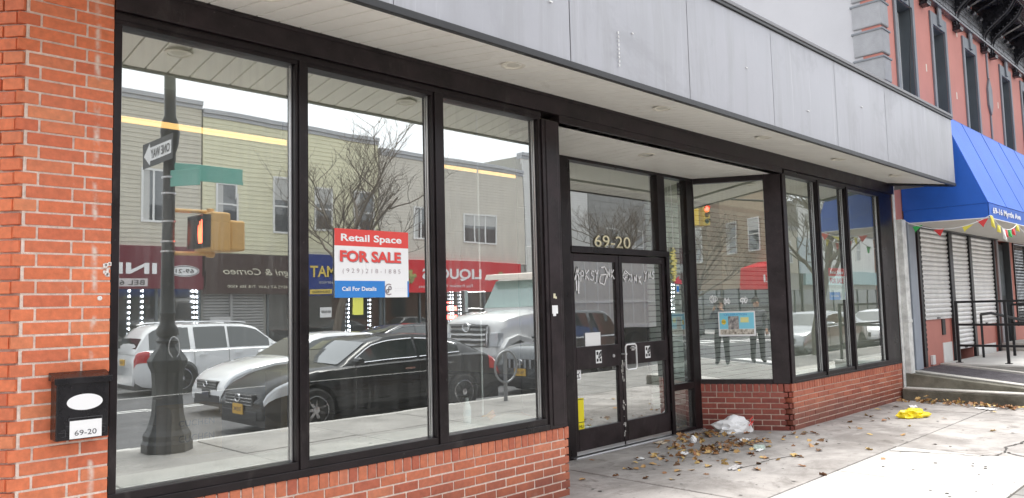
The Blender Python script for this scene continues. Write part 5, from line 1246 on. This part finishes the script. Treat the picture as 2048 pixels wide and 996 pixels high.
# pedestrian signal
yel = mat('signal_ochre', (.68, .4, .12), .5, var=.08, scale=6)
ps = thing('pedestrian_signal', (4.05, -5.05, 2.4), 'ochre pedestrian signal with lit red hand bracketed to the lamp post', 'signal')
mb = MB(); M_ = Matrix.Translation((4.05, -5.0, 2.63)) @ Matrix.Rotation(rad(-4), 4, 'Z')
mb.box(-.1, .14, -.23, .23, -.25, .25, M=M_); mb.box(.14, .36, -.19, .19, -.23, .16, M=M_); mb.build('housing', yel, ps, bevel=.025)
mb = MB(); mb.box(-.115, -.1, -.19, .19, -.2, .2, M=M_); mb.box(-.2, -.1, -.2, .2, .2, .212, M=M_); mb.box(-.2, -.1, -.2, -.188, -.2, .2, M=M_); mb.box(-.2, -.1, .188, .2, -.2, .2, M=M_); mb.build('screen', mat('signal_screen', (.015, .015, .015), .3), ps)
hand = [(-.07, -.14), (.06, -.14), (.09, -.02), (.12, .05), (.09, .07), (.06, .02), (.055, .13), (.035, .14), (.02, .03), (.015, .16), (-.01, .165), (-.015, .03), (-.035, .15), (-.055, .14), (-.055, .02), (-.075, .1), (-.09, .09), (-.09, -.04)]
mb = MB(); mb.add([M_ @ V((-.118, a, b)) for a, b in hand], [tuple(range(len(hand)))]); mb.build('hand_symbol', mat('lit_red', (.8, .1, .05), .5, emit=(1, .12, .05), estr=3.0), ps)
mb = MB()
for z in (2.9, 2.36): mb.tube([(3.6, -5.05, z), (4.1, -5.02, z)], .026, 8); mb.lathe([(.001, -.05), (.045, -.04), (.045, .04), (.001, .05)], 10, (4.05, -5.02, z))
mb.build('arm', yel, ps, smooth=True)
# parking meter style post by black sedan tail
mm = thing('bike_hoop', (9.35, -5.15, 0), 'round grey steel bicycle hoop on a short post by the tail of the black sedan', 'bike rack')
gv = mat('galvanised', (.3, .31, .32), .5, .5)
mb = MB(); mb.tube([(9.35, -5.15, 0), (9.35, -5.15, .85)], .035, 8); mb.build('post', gv, mm)
mb = MB(); mb.tube([(9.35 + .26 * math.cos(a), -5.13, .58 + .27 * math.sin(a)) for a in [rad(15 * k) for k in range(25)]], .02, 8); mb.build('ring', gv, mm, smooth=True)

# traffic signals across the side street
def traffic_signal(x, y, arm_to, label, z=6.1):
    t = thing('traffic_signal', (x, y, 0), label, 'traffic light')
    mb = MB(); mb.lathe([(.2, -.25), (.2, .3), (.11, .4), (.09, 4), (.07, 7.2)], 12, (x, y, 0)); mb.build('pole', iron, t, smooth=True)
    ax, ay = arm_to; mb = MB(); mb.tube([(x, y, 6.9), (ax, ay, 7.2)], [.06, .04], 8); mb.build('mast_arm', iron, t, smooth=True)
    mb = MB(); mb.box(ax - .26, ax - .02, ay - .17, ay + .17, z, z + 1.05); mb.box(ax - .17, ax + .17, ay + .42, ay + .7, z, z + 1.05); mb.tube([(ax, ay, 7.25), (ax, ay, z)], .04, 6); mb.box(ax - .1, ax + .1, ay, ay + .5, z + 1.05, z + 1.12)
    mb.box(ax + .0, ax + .25, ay - .17, ay + .17, z, z + 1.05); mb.build('signal_box', mat('signal_yellow', (.6, .42, .06), .5), t, bevel=.03)
    for k, (c, e_) in enumerate((('green', None), ('amber', None), ('red', 12.0))):
        m_ = mat('lens_' + c, {'green': (.02, .07, .05), 'amber': (.12, .07, .02), 'red': (.8, .02, .01)}[c], .3, emit=(1, .03, .02) if e_ else None, estr=e_ or 0)
        mb = MB(); mb.lathe([(.12, 0), (.1, .03), (.001, .05)], 16, M=Matrix.Translation((ax + .26, ay, z + .2 + .33 * k)) @ Matrix.Rotation(rad(90), 4, 'Y')); mb.build('lens', m_, t, smooth=True)
        mb = MB(); mb.ring_loft([[(ax + .255 + q, ay + .14 * math.cos(a), z + .2 + .33 * k + .14 * math.sin(a)) for a in [rad(10 * i) for i in range(17)]] for q in (0, .16)], cap=False, closed=False); mb.build('visor', blackv, t, smooth=True)
traffic_signal(-17.6, -18.6, (-18.4, -14.8), 'yellow traffic light showing red on a mast arm, mirrored above the poster', 5.7)

# ================================================================== opposite terrace
def sid_mat(name, c): return mat(name, c, .6, var=.06, scale=1.5, bump=.05)
wglass = car_glass('house_glass', (.08, .09, .1))
def house(name, label, x0, x1, ztop, sm, board=.12, wins_=(), y=-22.0, shop_top=3.9, depth=11, sidewalls=True, trimm=None, brick=False):
    t = thing(name, ((x0 + x1) / 2, y, -.2), label, 'building')
    z0 = shop_top - .1
    mb = MB(); mb.box(x0 + .01, x1 - .01, y - depth, y - .05, -.2, ztop); mb.build('wall', sm if brick else mat('dull_wall_' + name, (.4, .39, .36), .8), t)
    if not brick:
        mb = MB(); z = z0
        while z < ztop - .02:
            zz = min(z + board, ztop); mb.prism([(y - .05, z), (y + .022, z), (y + .004, zz), (y - .05, zz)], 'x', x0 + .02, x1 - .02); z += board
        # siding on the side walls too
        z = z0
        while z < ztop - .02:
            zz = min(z + board, ztop); mb.prism([(x0 + .01, z), (x0 - .012, z), (x0 + .004, zz), (x0 + .01, zz)], 'y', y - depth, y - .06) if False else None; z += board
        mb.build('siding', sm, t)
    mb = MB(); mb.box(x0, x1, y - .3, y + .12, ztop, ztop + .16); mb.box(x0, x1, y - .3, y + .06, ztop - .14, ztop - .002); mb.build('parapet', trimm or mat('parapet_grey', (.45, .46, .48), .6), t, bevel=.01)
    for (a, b, c, d, nb_) in wins_:
        f = MB(); w = .07
        f.box(a - w, a, y, y + .06, c - w, d + w); f.box(b, b + w, y, y + .06, c - w, d + w); f.box(a, b, y, y + .06, d, d + w); f.box(a, b, y, y + .07, c - w, c)
        for i in range(1, nb_): xx = a + (b - a) * i / nb_; f.box(xx - .035, xx + .035, y + .005, y + .05, c, d)
        if nb_ == 1: f.box(a, b, y + .005, y + .05, (c + d) / 2 - .03, (c + d) / 2 + .03)
        fo = f.build('window', white, t)
        g = MB(); g.box(a, b, y + .01, y + .028, c, d); g.build('pane', wglass, fo)
        g = MB(); g.box(a, b, y + .029, y + .032, c + (d - c) * .62, d) if int(a * 7) % 2 else g.box(a, a + (b - a) * .3, y + .029, y + .032, c, d); g.build('curtain', mat('net_curtain', (.55, .55, .53), .8), fo)
    return t
Y0 = -22.0
b1 = house('siding_house', 'grey-beige clapboard house above the maroon shop awning', 3.6, 10.93, 9.0, sid_mat('greybeige_siding', (.6, .56, .46)), .15, [(8.95, 9.62, 4.85, 6.55, 2), (6.0, 6.8, 4.85, 6.55, 1), (4.3, 5.1, 4.85, 6.55, 1)])
b2 = house('siding_house', 'cream yellow clapboard house above the brown and blue shop signs', 10.95, 18.65, 8.75, sid_mat('cream_siding', (.76, .73, .52)), .16, [(11.5, 12.15, 4.9, 6.3, 1), (13.65, 14.35, 4.7, 6.7, 1), (17.5, 18.35, 4.9, 6.5, 1), (15.6, 16.3, 4.9, 6.5, 1)])
b3 = house('siding_house', 'beige clapboard house with a triple window above the red shop awning', 18.67, 27.3, 8.35, sid_mat('beige_siding', (.66, .62, .54)), .13, [(20.4, 21.05, 4.8, 6.1, 2), (23.4, 25.3, 4.75, 6.0, 3)])
b4 = house('siding_house', 'white clapboard house to the right of the beige one, mirrored beside the bronze post', 27.32, 34.4, 9.3, sid_mat('white_siding', (.72, .72, .7)), .13, [(28.4, 29.3, 4.8, 6.4, 1), (31.0, 31.9, 4.8, 6.4, 1)])
b5 = house('stone_building', 'grey stone three-storey building with dark cornice mirrored above the doors', 34.42, 46, 8.6, mat('grey_stone', (.3, .3, .29), .7, var=.15, scale=3), .4, [(36.0, 37.0, 4.2, 6.2, 1), (38.6, 39.6, 4.2, 6.2, 1), (41.2, 42.2, 4.2, 6.2, 1), (43.6, 44.6, 4.2, 6.2, 1)], trimm=mat('dark_trim', (.1, .1, .11), .6))
b6 = house('siding_house', 'pale blue-grey clapboard house far along the street', 46.02, 55.3, 8.0, sid_mat('bluegrey_siding', (.38, .42, .45)), .16, [(47.5, 48.5, 4.6, 6.4, 1), (51, 52, 4.6, 6.4, 1)])
b7 = house('mansard_house', 'beige house with slanted dark mansard side seen in the right-hand windows', 55.32, 58.6, 7.3, sid_mat('tan_siding', (.5, .46, .38)), .16, [(56.2, 57.2, 4.6, 6.2, 1)])
mb = MB(); mb.prism([(55.3, 7.47), (58.6, 7.47), (57.9, 9.2), (55.9, 9.2)], 'y', -33, -21.8); mb.build('mansard_roof', mat('mansard_shingle', (.22, .2, .18), .9, var=.2, scale=5), b7)
b8 = house('siding_house', 'tall white clapboard house far along the street in the right-hand windows', 58.62, 72, 9.6, MATS['white_siding'], .16, [(60.6, 61.5, 5, 6.9, 1), (64, 65, 5, 6.9, 1), (68, 69, 5, 6.9, 1)])
b9 = house('brick_building', 'brown brick block closing the far end of the street', 72.02, 110, 8.4, mat('brown_brick', (.26, .15, .11), .8, var=.2, scale=4), wins_=[(74 + 4 * i, 75.2 + 4 * i, 4.6, 6.6, 1) for i in range(8)], brick=True)
c1 = house('brick_building', 'tan brick corner building beyond the side street with a red awning', -29, -17.2, 8.8, mat('tan_brick', (.42, .33, .24), .8, var=.15, scale=5), wins_=[(-28 + 2.6 * i, -26.9 + 2.6 * i, 4.9, 6.9, 1) for i in range(4)], brick=True, trimm=mat('brown_cornice', (.25, .17, .1), .6))
c2 = house('brick_building', 'brownstone brick building with tall white windows and purple awning', -47, -29.02, 8.9, mat('brownstone', (.3, .23, .17), .8, var=.15, scale=5), wins_=[(-46 + 2.7 * i, -44.9 + 2.7 * i, 4.6, 7.0, 1) for i in range(6)], brick=True, trimm=MATS['brown_cornice'])
c3 = house('brick_building', 'grey-green rendered building at the far left end of the street', -75, -47.02, 10.0, mat('greygreen_render', (.38, .4, .36), .8, var=.1, scale=2), wins_=[(-73 + 3.4 * i, -71.8 + 3.4 * i, 4.8, 6.8, 1) for i in range(7)], brick=True)

# shop awnings / signs; text reads correctly from the street
def shop_awning(par, name, x0, x1, zb, zt, m_, proj=1.1, flat=False):
    y0 = Y0 + .03; mb = MB()
    mb.prism([(y0, zt), (y0 + proj * .9, zb + (zt - zb) * .78), (y0 + proj, zb), (y0, zb + .02)] if not flat else [(y0, zt), (y0 + .25, zt), (y0 + .25, zb), (y0, zb)], 'x', x0, x1); return mb.build(name, m_, par, bevel=.01)
def ftext(par, s, x1, z, w, h, y, m_, bold=.02, name='lettering', shear=0.0):
    mb = MB(); text_mb(mb, s, (x1, y, z), (-1, 0, 0), (0, 1, 0), w=w, h=h, depth=.008, bold=bold, shear=shear); return mb.build(name, m_, par)
YA = Y0 + .03 + 1.1
def tilted(x0, x1, *a): pass
mar = mat('maroon_canvas', (.14, .008, .022), .7); brn = mat('dark_brown_canvas', (.055, .03, .026), .7); nav = mat('navy_canvas', (.02, .045, .22), .7); redc = mat('red_canvas', (.62, .02, .03), .6); purp = mat('purple_canvas', (.12, .1, .3), .7)
t = shop_awning(b1, 'maroon_awning', 3.6, 10.9, 2.5, 3.95, mar, .8, True); y_ = Y0 + .03 + .255
ftext(t, 'INNM', 9.35, 3.0, 2.6, .36, y_, whitev, .03); ftext(t, 'BEL 6 EE', 8.95, 2.62, 1.2, .16, y_ + .01, blackv, .0)
mb = MB(); mb.box(7.5, 9.05, y_ + .0, y_ + .006, 2.57, 2.83); mb.build('plaque', mat('pale_plaque', (.6, .55, .55), .6), t)
mb = MB(); cxo, czo = 10.3, 3.1; mb.add([(cxo + .5 * math.cos(a), y_ + .004, czo + .2 * math.sin(a)) for a in [rad(12 * i) for i in range(30)]], [tuple(range(30))]); ov = mb.build('oval', whitev, t)
mb = MB(); mb.tube([(cxo + .46 * math.cos(a), y_ + .008, czo + .17 * math.sin(a)) for a in [rad(12 * i) for i in range(31)]], .012, 5); mb.build('oval_line', blackv, ov)
ftext(t, '69-21', 10.62, 3.03, .62, .14, y_ + .008, blackv, .01)
t = shop_awning(b2, 'brown_awning', 10.97, 14.95, 2.35, 3.75, brn, .8, True)
ftext(t, 'Silvagni & Corneo', 14.85, 3.02, 3.3, .24, y_, mat('cream_lettering', (.7, .66, .52), .6), .005, shear=.25); ftext(t, 'ATTORNEYS AT LAW  718 386 4500', 14.7, 2.55, 3.0, .1, y_, MATS['cream_lettering'], 0)
t = shop_awning(b2, 'blue_awning', 15.1, 19.3, 2.3, 3.85, nav, .8, True)
ftext(t, 'LAUNDROMAT', 19.1, 2.98, 3.9, .42, y_, mat('sign_yellow', (.8, .6, .12), .5), .02); ftext(t, 'self service from service', 17.9, 2.72, 2.3, .13, y_, MATS['net_curtain'], 0)
mb = MB(); mb.box(15.2, 16.2, y_, y_ + .008, 2.35, 2.52); mb.box(16.5, 17.6, y_, y_ + .008, 2.35, 2.52); st = mb.build('strip', MATS['sign_yellow'], t); ftext(t, 'DELIVERED', 16.1, 2.39, .8, .08, y_ + .01, blackv, .01)
t = shop_awning(b3, 'red_awning', 19.4, 26.7, 2.42, 3.8, redc, .8, True)
ftext(t, 'LIQUORS', 24.1, 3.0, 3.5, .42, y_, whitev, .03); ftext(t, 'Fine Premium Wines & Liquors', 23.6, 2.62, 3.2, .13, y_, whitev, .0)
mb = MB()
for (ex, ez) in ((25.3, 3.1), (20.0, 3.1)):
    rr = random.Random(3)
    for i in range(14): a = rr.uniform(0, 6.28); q = rr.uniform(.0, .3); mb.lathe([(.09, 0), (.001, .01)], 7, M=Matrix.Translation((ex + q * .8 * math.cos(a), y_ + .012, ez + q * 1.2 * math.sin(a))) @ Matrix.Rotation(rad(-90), 4, 'X'))
mb.build('crest', mat('green_gold_crest', (.08, .2, .1), .6, col2=(.6, .5, .15), scale=5, var=.2), t)
t = shop_awning(c1, 'red_awning', -24.5, -17.2, 2.4, 4.1, redc, 1.4)
t2 = ftext(t, 'DELI GROCERY' if False else 'DELI', -19.5, 2.8, 2.4, .4, Y0 + 1.46, whitev, .02)
t = shop_awning(c2, 'purple_awning', -45, -33, 2.9, 4.4, purp, 1.2); ftext(t, 'RESTAURANT', -34.5, 3.15, 7, .5, Y0 + 1.26, whitev, .01)
t = shop_awning(b5, 'dark_fascia', 34.5, 46, 3.0, 3.9, greydk, .5, True)
t = shop_awning(b4, 'grey_fascia', 27.4, 34.3, 2.8, 3.7, mat('grey_sign', (.4, .4, .42), .5), .5, True)
t = shop_awning(b8, 'pale_fascia', 58.7, 72, 2.9, 4.0, mat('teal_sign', (.35, .5, .52), .5), .5, True)
# vertical banner sign on the brown building
vb = thing('vertical_sign', (-36.5, Y0 + .5, 4.6), 'tall narrow black and white vertical sign projecting from the brownstone building', 'sign')
mb = MB(); mb.box(-36.6, -36.45, Y0 + .1, Y0 + 1.2, 4.6, 7.4); mb.build('panel', whitev, vb)
for k, ch in enumerate('ZNWVN'[::-1]):
    mb = MB(); text_mb(mb, ch, (-36.44, Y0 + .35, 4.75 + .52 * k), (0, 1, 0), (1, 0, 0), w=.6, h=.4, depth=.003, bold=.03); mb.build('lettering', blackv, vb)
# billboard in the right windows
bb = thing('billboard', (54.5, -19.6, 2), 'pale blue-grey board sign on two posts at the far pavement', 'sign')
mb = MB(); mb.box(53.4, 56.4, -19.7, -19.6, 3.6, 6.2); mb.build('panel', mat('pale_board', (.5, .58, .62), .5), bb)
mb = MB(); mb.box(53.6, 53.75, -19.85, -19.7, -.3, 6.0); mb.box(56.0, 56.15, -19.85, -19.7, -.3, 6.0); mb.build('post', rail_m, bb)
mb = MB(); text_mb(mb, '4 LS', (56.0, -19.59, 5.0), (-1, 0, 0), (0, 1, 0), w=1.6, h=.7, depth=.003, bold=.02); mb.box(53.6, 56.2, -19.595, -19.59, 4.4, 4.5); mb.build('lettering', blackv, bb)

# shopfronts beneath: dark glass, shutters, LED strips
dg = car_glass('shopfront_dark', (.02, .022, .022)); ledm = mat('led_white', (.9, .92, 1), .5, emit=(.85, .9, 1), estr=9); redled = mat('led_red', (.9, .1, .1), .5, emit=(1, .1, .08), estr=5)
def front(par, x0, x1, zt=2.5, m_=None, bay_=1.9):
    mb = MB(); mb.box(x0 + .06, x1 - .06, Y0 - .045, Y0 - .01, -.18, zt); g = mb.build('shopfront_glass', m_ or dg, par)
    mb = MB(); x = x0
    while x < x1 - .1: mb.box(x, x + .08, Y0 - .01, Y0 + .05, -.19, zt); x += bay_
    mb.box(x0, x1, Y0 - .01, Y0 + .06, -.19, .3); mb.box(x1 - .08, x1, Y0 - .01, Y0 + .05, .3, zt); mb.build('shopfront_frame', greydk, par)
front(b1, 3.7, 10.9); front(b2, 13.3, 18.6); front(b3, 18.7, 27.2); front(b4, 27.4, 34.3); front(b5, 34.5, 45.9); front(b6, 46.1, 55.2); front(b7, 55.4, 58.5); front(b8, 58.7, 71.9); front(c1, -28.9, -17.3); front(c2, -46.9, -29.1)
mb = MB(); z = .0
while z < 2.35: mb.prism([(Y0 - .04, z), (Y0 + .0, z + .02), (Y0 + .0, z + .07), (Y0 - .04, z + .09)], 'x', 11.0, 13.2); z += .1
mb.box(11.9, 12.0, Y0, Y0 + .05, -.1, 2.4); mb.build('roller_shutter', mat('grey_shutter', (.36, .36, .36), .5, .2), b2)
def leds(par, x, dx=.0, m_=ledm, z0=.7, z1=2.45):
    mb = MB(); z = z0
    while z < z1: mb.box(x, x + .04, Y0 + .06, Y0 + .075, z, z + .07); z += .17
    mb.build('led_strip', m_, par)
for x in (8.55, 8.95, 10.65, 10.75): leds(b1, x)
for x in (17.1, 18.0): leds(b2, x)
for x in (21.8, 22.4, 22.55, 23.0): leds(b3, x)
mb = MB(); mb.box(21.4, 22.8, Y0 + .05, Y0 + .06, 1.55, 1.75); mb.box(21.4, 22.8, Y0 + .05, Y0 + .06, 1.15, 1.35); mb.box(21.4, 22.6, Y0 + .05, Y0 + .06, 1.9, 1.96); mb.build('neon_panel', redled, b3)
mb = MB(); mb.box(15.8, 16.35, Y0 + .05, Y0 + .056, 1.45, 1.85); o = mb.build('window_notice', whitev, b2); ftext(o, 'FREE DELIVERY', 16.3, 1.62, .45, .1, Y0 + .058, blackv, .01)
mb = MB(); mb.box(17.3, 17.7, Y0 + .05, Y0 + .056, 1.5, 2.2); mb.build('lit_poster', mat('yellow_lit', (.7, .7, .1), .5, emit=(.9, .9, .2), estr=.15), b2)
mb = MB(); mb.box(11.2, 11.9, Y0 + .06, Y0 + .07, 1.2, 1.6); mb.build('window_notice', mat('grey_notice', (.5, .5, .5), .6), b2)
# side street neighbours left (near side too)
nl = thing('corner_building', (-24, 4, 0), 'plain brown brick building on the near side beyond the side street', 'building')
mb = MB(); mb.box(-40, -16, 0.2, 12, 0, 8.5); mb.build('wall', mat('plain_brown_brick', (.3, .17, .12), .8, var=.2, scale=3), nl)

# ================================================================== trees
bark = mat('bark', (.14, .115, .09), .9, var=.35, scale=12, bump=.5)
def tree(loc, seed, label, H_=8.5, name='bare_tree'):
    r = random.Random(seed); t = thing(name, loc, label, 'tree', 'bare street trees'); tr_ = MB(); br = MB()
    def grow(p, d, L_, rad_, lvl):
        pts = [p]; rs = [rad_]; n = 5; 
        for i in range(n):
            d = (d + V((r.gauss(0, .13), r.gauss(0, .13), r.gauss(.03, .08)))).normalized(); p = p + d * L_ / n; pts.append(p); rs.append(rad_ * (1 - .55 * (i + 1) / n))
        (tr_ if lvl == 0 else br).tube(pts, rs, 8 if lvl < 2 else 4, cap=False)
        if lvl < 4:
            k = {0: 7, 1: 6, 2: 6, 3: 5}[lvl]
            for i in range(k):
                q = pts[r.randint(2, n)] if lvl else pts[r.randint(3, n)]; a = r.uniform(0, 6.28); e_ = V((math.cos(a), math.sin(a), r.uniform(.1, .9))).normalized()
                dd = (d * .55 + e_ * .8).normalized(); grow(q, dd, L_ * r.uniform(.5, .72), max(.006, rs[3] * .6), lvl + 1)
    grow(V((0, 0, 0)), V((.04, 0, 1)), H_ * .46, .17, 0)
    tr_.build('trunk', bark, t, local=True, smooth=True); br.build('branches', bark, t, local=True); return t
tree((14.3, -18.5, -.2), 4, 'bare street tree on the far pavement in front of the cream house', 10.5)
tree((22.5, -5.35, 0), 9, 'bare street tree at the near kerb beyond the parked cars', 7.5)
tree((33.5, -18.5, -.2), 15, 'bare street tree on the far pavement in front of the white house')
tree((-27.5, -18.4, -.2), 23, 'bare street tree on the far pavement by the tan brick building')

# ================================================================== people
def person(name, loc, rz, label, jacket, trouser, skin, hairc, holding=False):
    t = thing(name, loc, label, 'person', rz=rz)
    # joints: local frame, facing +y
    J = {'pel': (0, 0, .95), 'ch': (0, .01, 1.22), 'nk': (0, 0, 1.43), 'hd0': (0, .01, 1.52), 'hd': (0, .02, 1.62), 'top': (0, .01, 1.70),
         'hl': (-.1, 0, .9), 'kl': (-.12, .03, .5), 'al': (-.13, 0, .09), 'tl': (-.14, .15, .04), 'hr': (.1, 0, .9), 'kr': (.12, .03, .5), 'ar': (.13, 0, .09), 'tr': (.15, .15, .04),
         'sl': (-.2, 0, 1.38), 'sr': (.2, 0, 1.38)}
    if holding: J.update({'el': (-.23, .1, 1.18), 'wl': (-.1, .27, 1.42), 'er': (.23, .1, 1.18), 'wr': (.1, .27, 1.42)})
    else: J.update({'el': (-.25, -.02, 1.12), 'wl': (-.24, .08, .88), 'er': (.25, -.02, 1.12), 'wr': (.24, .06, .87)})
    Rd = {'pel': .15, 'ch': .155, 'nk': .065, 'hd0': .085, 'hd': .1, 'top': .07, 'hl': .115, 'kl': .085, 'al': .066, 'tl': .04, 'hr': .115, 'kr': .085, 'ar': .066, 'tr': .04, 'sl': .075, 'sr': .075, 'el': .052, 'er': .052, 'wl': .032, 'wr': .032}
    E_ = [('pel', 'ch'), ('ch', 'nk'), ('nk', 'hd0'), ('hd0', 'hd'), ('hd', 'top'), ('pel', 'hl'), ('hl', 'kl'), ('kl', 'al'), ('al', 'tl'), ('pel', 'hr'), ('hr', 'kr'), ('kr', 'ar'), ('ar', 'tr'), ('ch', 'sl'), ('sl', 'el'), ('el', 'wl'), ('ch', 'sr'), ('sr', 'er'), ('er', 'wr')]
    for s, w in (('l', 'wl'), ('r', 'wr')):
        sx = -1 if s == 'l' else 1; W_ = V(J[w]); dirv = V((-sx * .3, .5, .8)).normalized() if holding else V((0, .12, -1)).normalized()
        J['p' + s] = tuple(W_ + dirv * .05); Rd['p' + s] = .032; E_.append((w, 'p' + s))
        side_ = V((1, 0, 0)) if not holding else V((.5, -.5, .3)).normalized()
        for k in range(4):
            L_ = (.066, .076, .072, .056)[k]; o_ = side_ * (k - 1.5) * .021; a = tuple(V(J['p' + s]) + dirv * .045 + o_); b = tuple(V(a) + dirv * L_ * .5 + V((0, .012 if not holding else 0, 0))); c = tuple(V(b) + dirv * L_ * .35 + V((0, .018, -.004)))
            for nm, q in (('a', a), ('b', b), ('c', c)): J[f'{s}{k}{nm}'] = q; Rd[f'{s}{k}{nm}'] = .0088
            E_ += [('p' + s, f'{s}{k}a'), (f'{s}{k}a', f'{s}{k}b'), (f'{s}{k}b', f'{s}{k}c')]
        a = tuple(W_ + dirv * .03 + side_ * -sx * .035 + V((0, .02, 0))); b = tuple(V(a) + dirv * .035 + V((0, .02, 0))); J[s + 'ta'] = a; J[s + 'tb'] = b; Rd[s + 'ta'] = .011; Rd[s + 'tb'] = .009; E_ += [(w, s + 'ta'), (s + 'ta', s + 'tb')]
    ks = list(J); idx = {k: i for i, k in enumerate(ks)}
    me = bpy.data.meshes.new('person_body'); me.from_pydata([J[k] for k in ks], [(idx[a], idx[b]) for a, b in E_], []); o = bpy.data.objects.new('body', me); COL.objects.link(o); o.parent = t
    md = o.modifiers.new('skin', 'SKIN'); md.use_smooth_shade = True
    for i, k in enumerate(ks): me.skin_vertices[0].data[i].radius = (Rd[k], Rd[k] * (.72 if k in ('ch', 'pel') else 1))
    me.skin_vertices[0].data[0].use_root = True
    ss = o.modifiers.new('sub', 'SUBSURF'); ss.levels = 1; ss.render_levels = 1
    dgp = bpy.context.evaluated_depsgraph_get(); me2 = bpy.data.meshes.new_from_object(o.evaluated_get(dgp)); o.modifiers.clear(); o.data = me2
    me2.materials.clear(); 
    for m_ in (jacket, trouser, skin, blackv): me2.materials.append(m_)
    for p in me2.polygons:
        z = p.center.z; x = p.center.x; y = p.center.y
        arm = abs(x) > .19 if not holding else (y > .15)
        near = min((V(J['wl']) - p.center).length, (V(J['wr']) - p.center).length)
        if z < .1: p.material_index = 3
        elif near < .12 and ((not holding and z < .9 and abs(x) > .19) or (holding and z > 1.4 and y > .2)): p.material_index = 2
        elif z > 1.47 and abs(x) < .15 and y < .2: p.material_index = 2
        elif z < .93 and abs(x) < .215: p.material_index = 1
        else: p.material_index = 0
        p.use_smooth = True
    mb = MB(); mb.lathe([(.001, .125), (.06, .115), (.098, .07), (.112, .02), (.11, -.03), (.09, -.07)], 16, (0, -.012, 1.63)); mb.build('hair', hairc, t, smooth=True, local=True)
    mb = MB()
    for s in (-1, 1): mb.lathe([(.001, 0), (.012, .002), (.008, .01), (.001, .012)], 8, M=Matrix.Translation((s * .035, .105, 1.625)) @ Matrix.Rotation(rad(-90), 4, 'X'))
    mb.build('eyes', blackv, t, smooth=True, local=True)
    mb = MB(); mb.prism([(.1, 1.625), (.135, 1.585), (.1, 1.58)], 'x', -.012, .012); mb.build('nose', skin, t, bevel=.004, local=True)
    mb = MB(); mb.box(-.025, .025, .095, .112, 1.55, 1.558); mb.build('mouth', mat('lips', (.4, .15, .12), .5), t, local=True)
    return t
navy = mat('navy_cloth', (.03, .035, .06), .85, var=.15, scale=10); dkj = mat('charcoal_trousers', (.03, .03, .033), .85, var=.15, scale=10); skinm = mat('skin', (.5, .3, .21), .55); hairm = mat('dark_hair', (.02, .015, .012), .6)
# the one who takes the picture: stands right behind the lens; local +y is turned towards the view direction
yaw = .780204667
hx, hy = 0 - math.sin(yaw) * .42, -4.4 - math.cos(yaw) * .42
person('person', (hx, hy, 0), -yaw, 'person in dark trousers and navy jacket holding up a phone, legs mirrored under the poster', navy, dkj, skinm, hairm, True)
person('person', (-.3, -5.75, 0), rad(-75), 'second person in dark trousers standing beside the one with the phone', mat('grey_coat', (.12, .12, .13), .9), dkj, skinm, hairm, False)
ph = thing('phone', (0, -4.4, 1.58), 'black phone held upright sideways by the person', 'phone', rz=-yaw)
mb = MB(); mb.box(-.078, .078, -.05, -.042, -.036, .036); mb.build('case', blackv, ph, bevel=.003, local=True)

# ================================================================== air, light, camera
w = bpy.data.worlds.new('World'); S.world = w; w.use_nodes = True; nt = w.node_tree; N, L = nt.nodes, nt.links
bg = N['Background']; sky = N.new('ShaderNodeTexSky'); sky.sky_type = 'NISHITA'; sky.sun_disc = False
SE, SR = 74, 160
sky.sun_elevation = rad(SE); sky.dust_density = 4; sky.air_density = 1.0; sky.ozone_density = 1
hs = N.new('ShaderNodeHueSaturation'); hs.inputs['Saturation'].default_value = .16; hs.inputs['Value'].default_value = 1.0
L.new(sky.outputs[0], hs.inputs['Color'])
mixn = N.new('ShaderNodeMix'); mixn.data_type = 'RGBA'; mixn.inputs[0].default_value = .45; L.new(hs.outputs[0], mixn.inputs[6]); mixn.inputs[7].default_value = (7.5, 7.8, 8.3, 1)
L.new(mixn.outputs[2], bg.inputs[0]); bg.inputs[1].default_value = .118
# sun over the street, slightly to the left behind the camera
sd = V((.22, -.08, 1.0)).normalized()
az = math.atan2(sd.x, sd.y); sky.sun_rotation = az
sl = bpy.data.lights.new('sun', 'SUN'); sl.energy = 1.5; sl.angle = rad(25); sl.color = (1, .97, .92); so = bpy.data.objects.new('sun', sl); COL.objects.link(so)
so.rotation_euler = (-sd).to_track_quat('-Z', 'Y').to_euler(); so.location = (0, -10, 20)
cam = bpy.data.cameras.new('camera'); co = bpy.data.objects.new('camera', cam); COL.objects.link(co); S.camera = co
cam.sensor_width = 36; cam.lens = 1531.02 / 2048 * 36; cam.clip_start = .02; cam.clip_end = 2000
pitch, roll = .0779128803, -.0252204682
F = V((math.sin(yaw) * math.cos(pitch), math.cos(yaw) * math.cos(pitch), math.sin(pitch))); Rr = V((math.cos(yaw), -math.sin(yaw), 0)); U = Rr.cross(F)
r2 = Rr * math.cos(roll) + U * math.sin(roll); u2 = -Rr * math.sin(roll) + U * math.cos(roll)
co.matrix_world = Matrix(((r2.x, u2.x, -F.x, 0), (r2.y, u2.y, -F.y, -4.39991710), (r2.z, u2.z, -F.z, 1.58), (0, 0, 0, 1)))
S.view_settings.view_transform = 'Standard'; S.view_settings.look = 'None'; S.view_settings.exposure = 1.45; S.view_settings.gamma = 1
S.cycles.use_denoising = True; S.cycles.max_bounces = 10; S.cycles.transparent_max_bounces = 24; S.cycles.glossy_bounces = 6; S.cycles.diffuse_bounces = 4
S.cycles.sample_clamp_indirect = 8; S.cycles.caustics_reflective = False; S.cycles.caustics_refractive = False
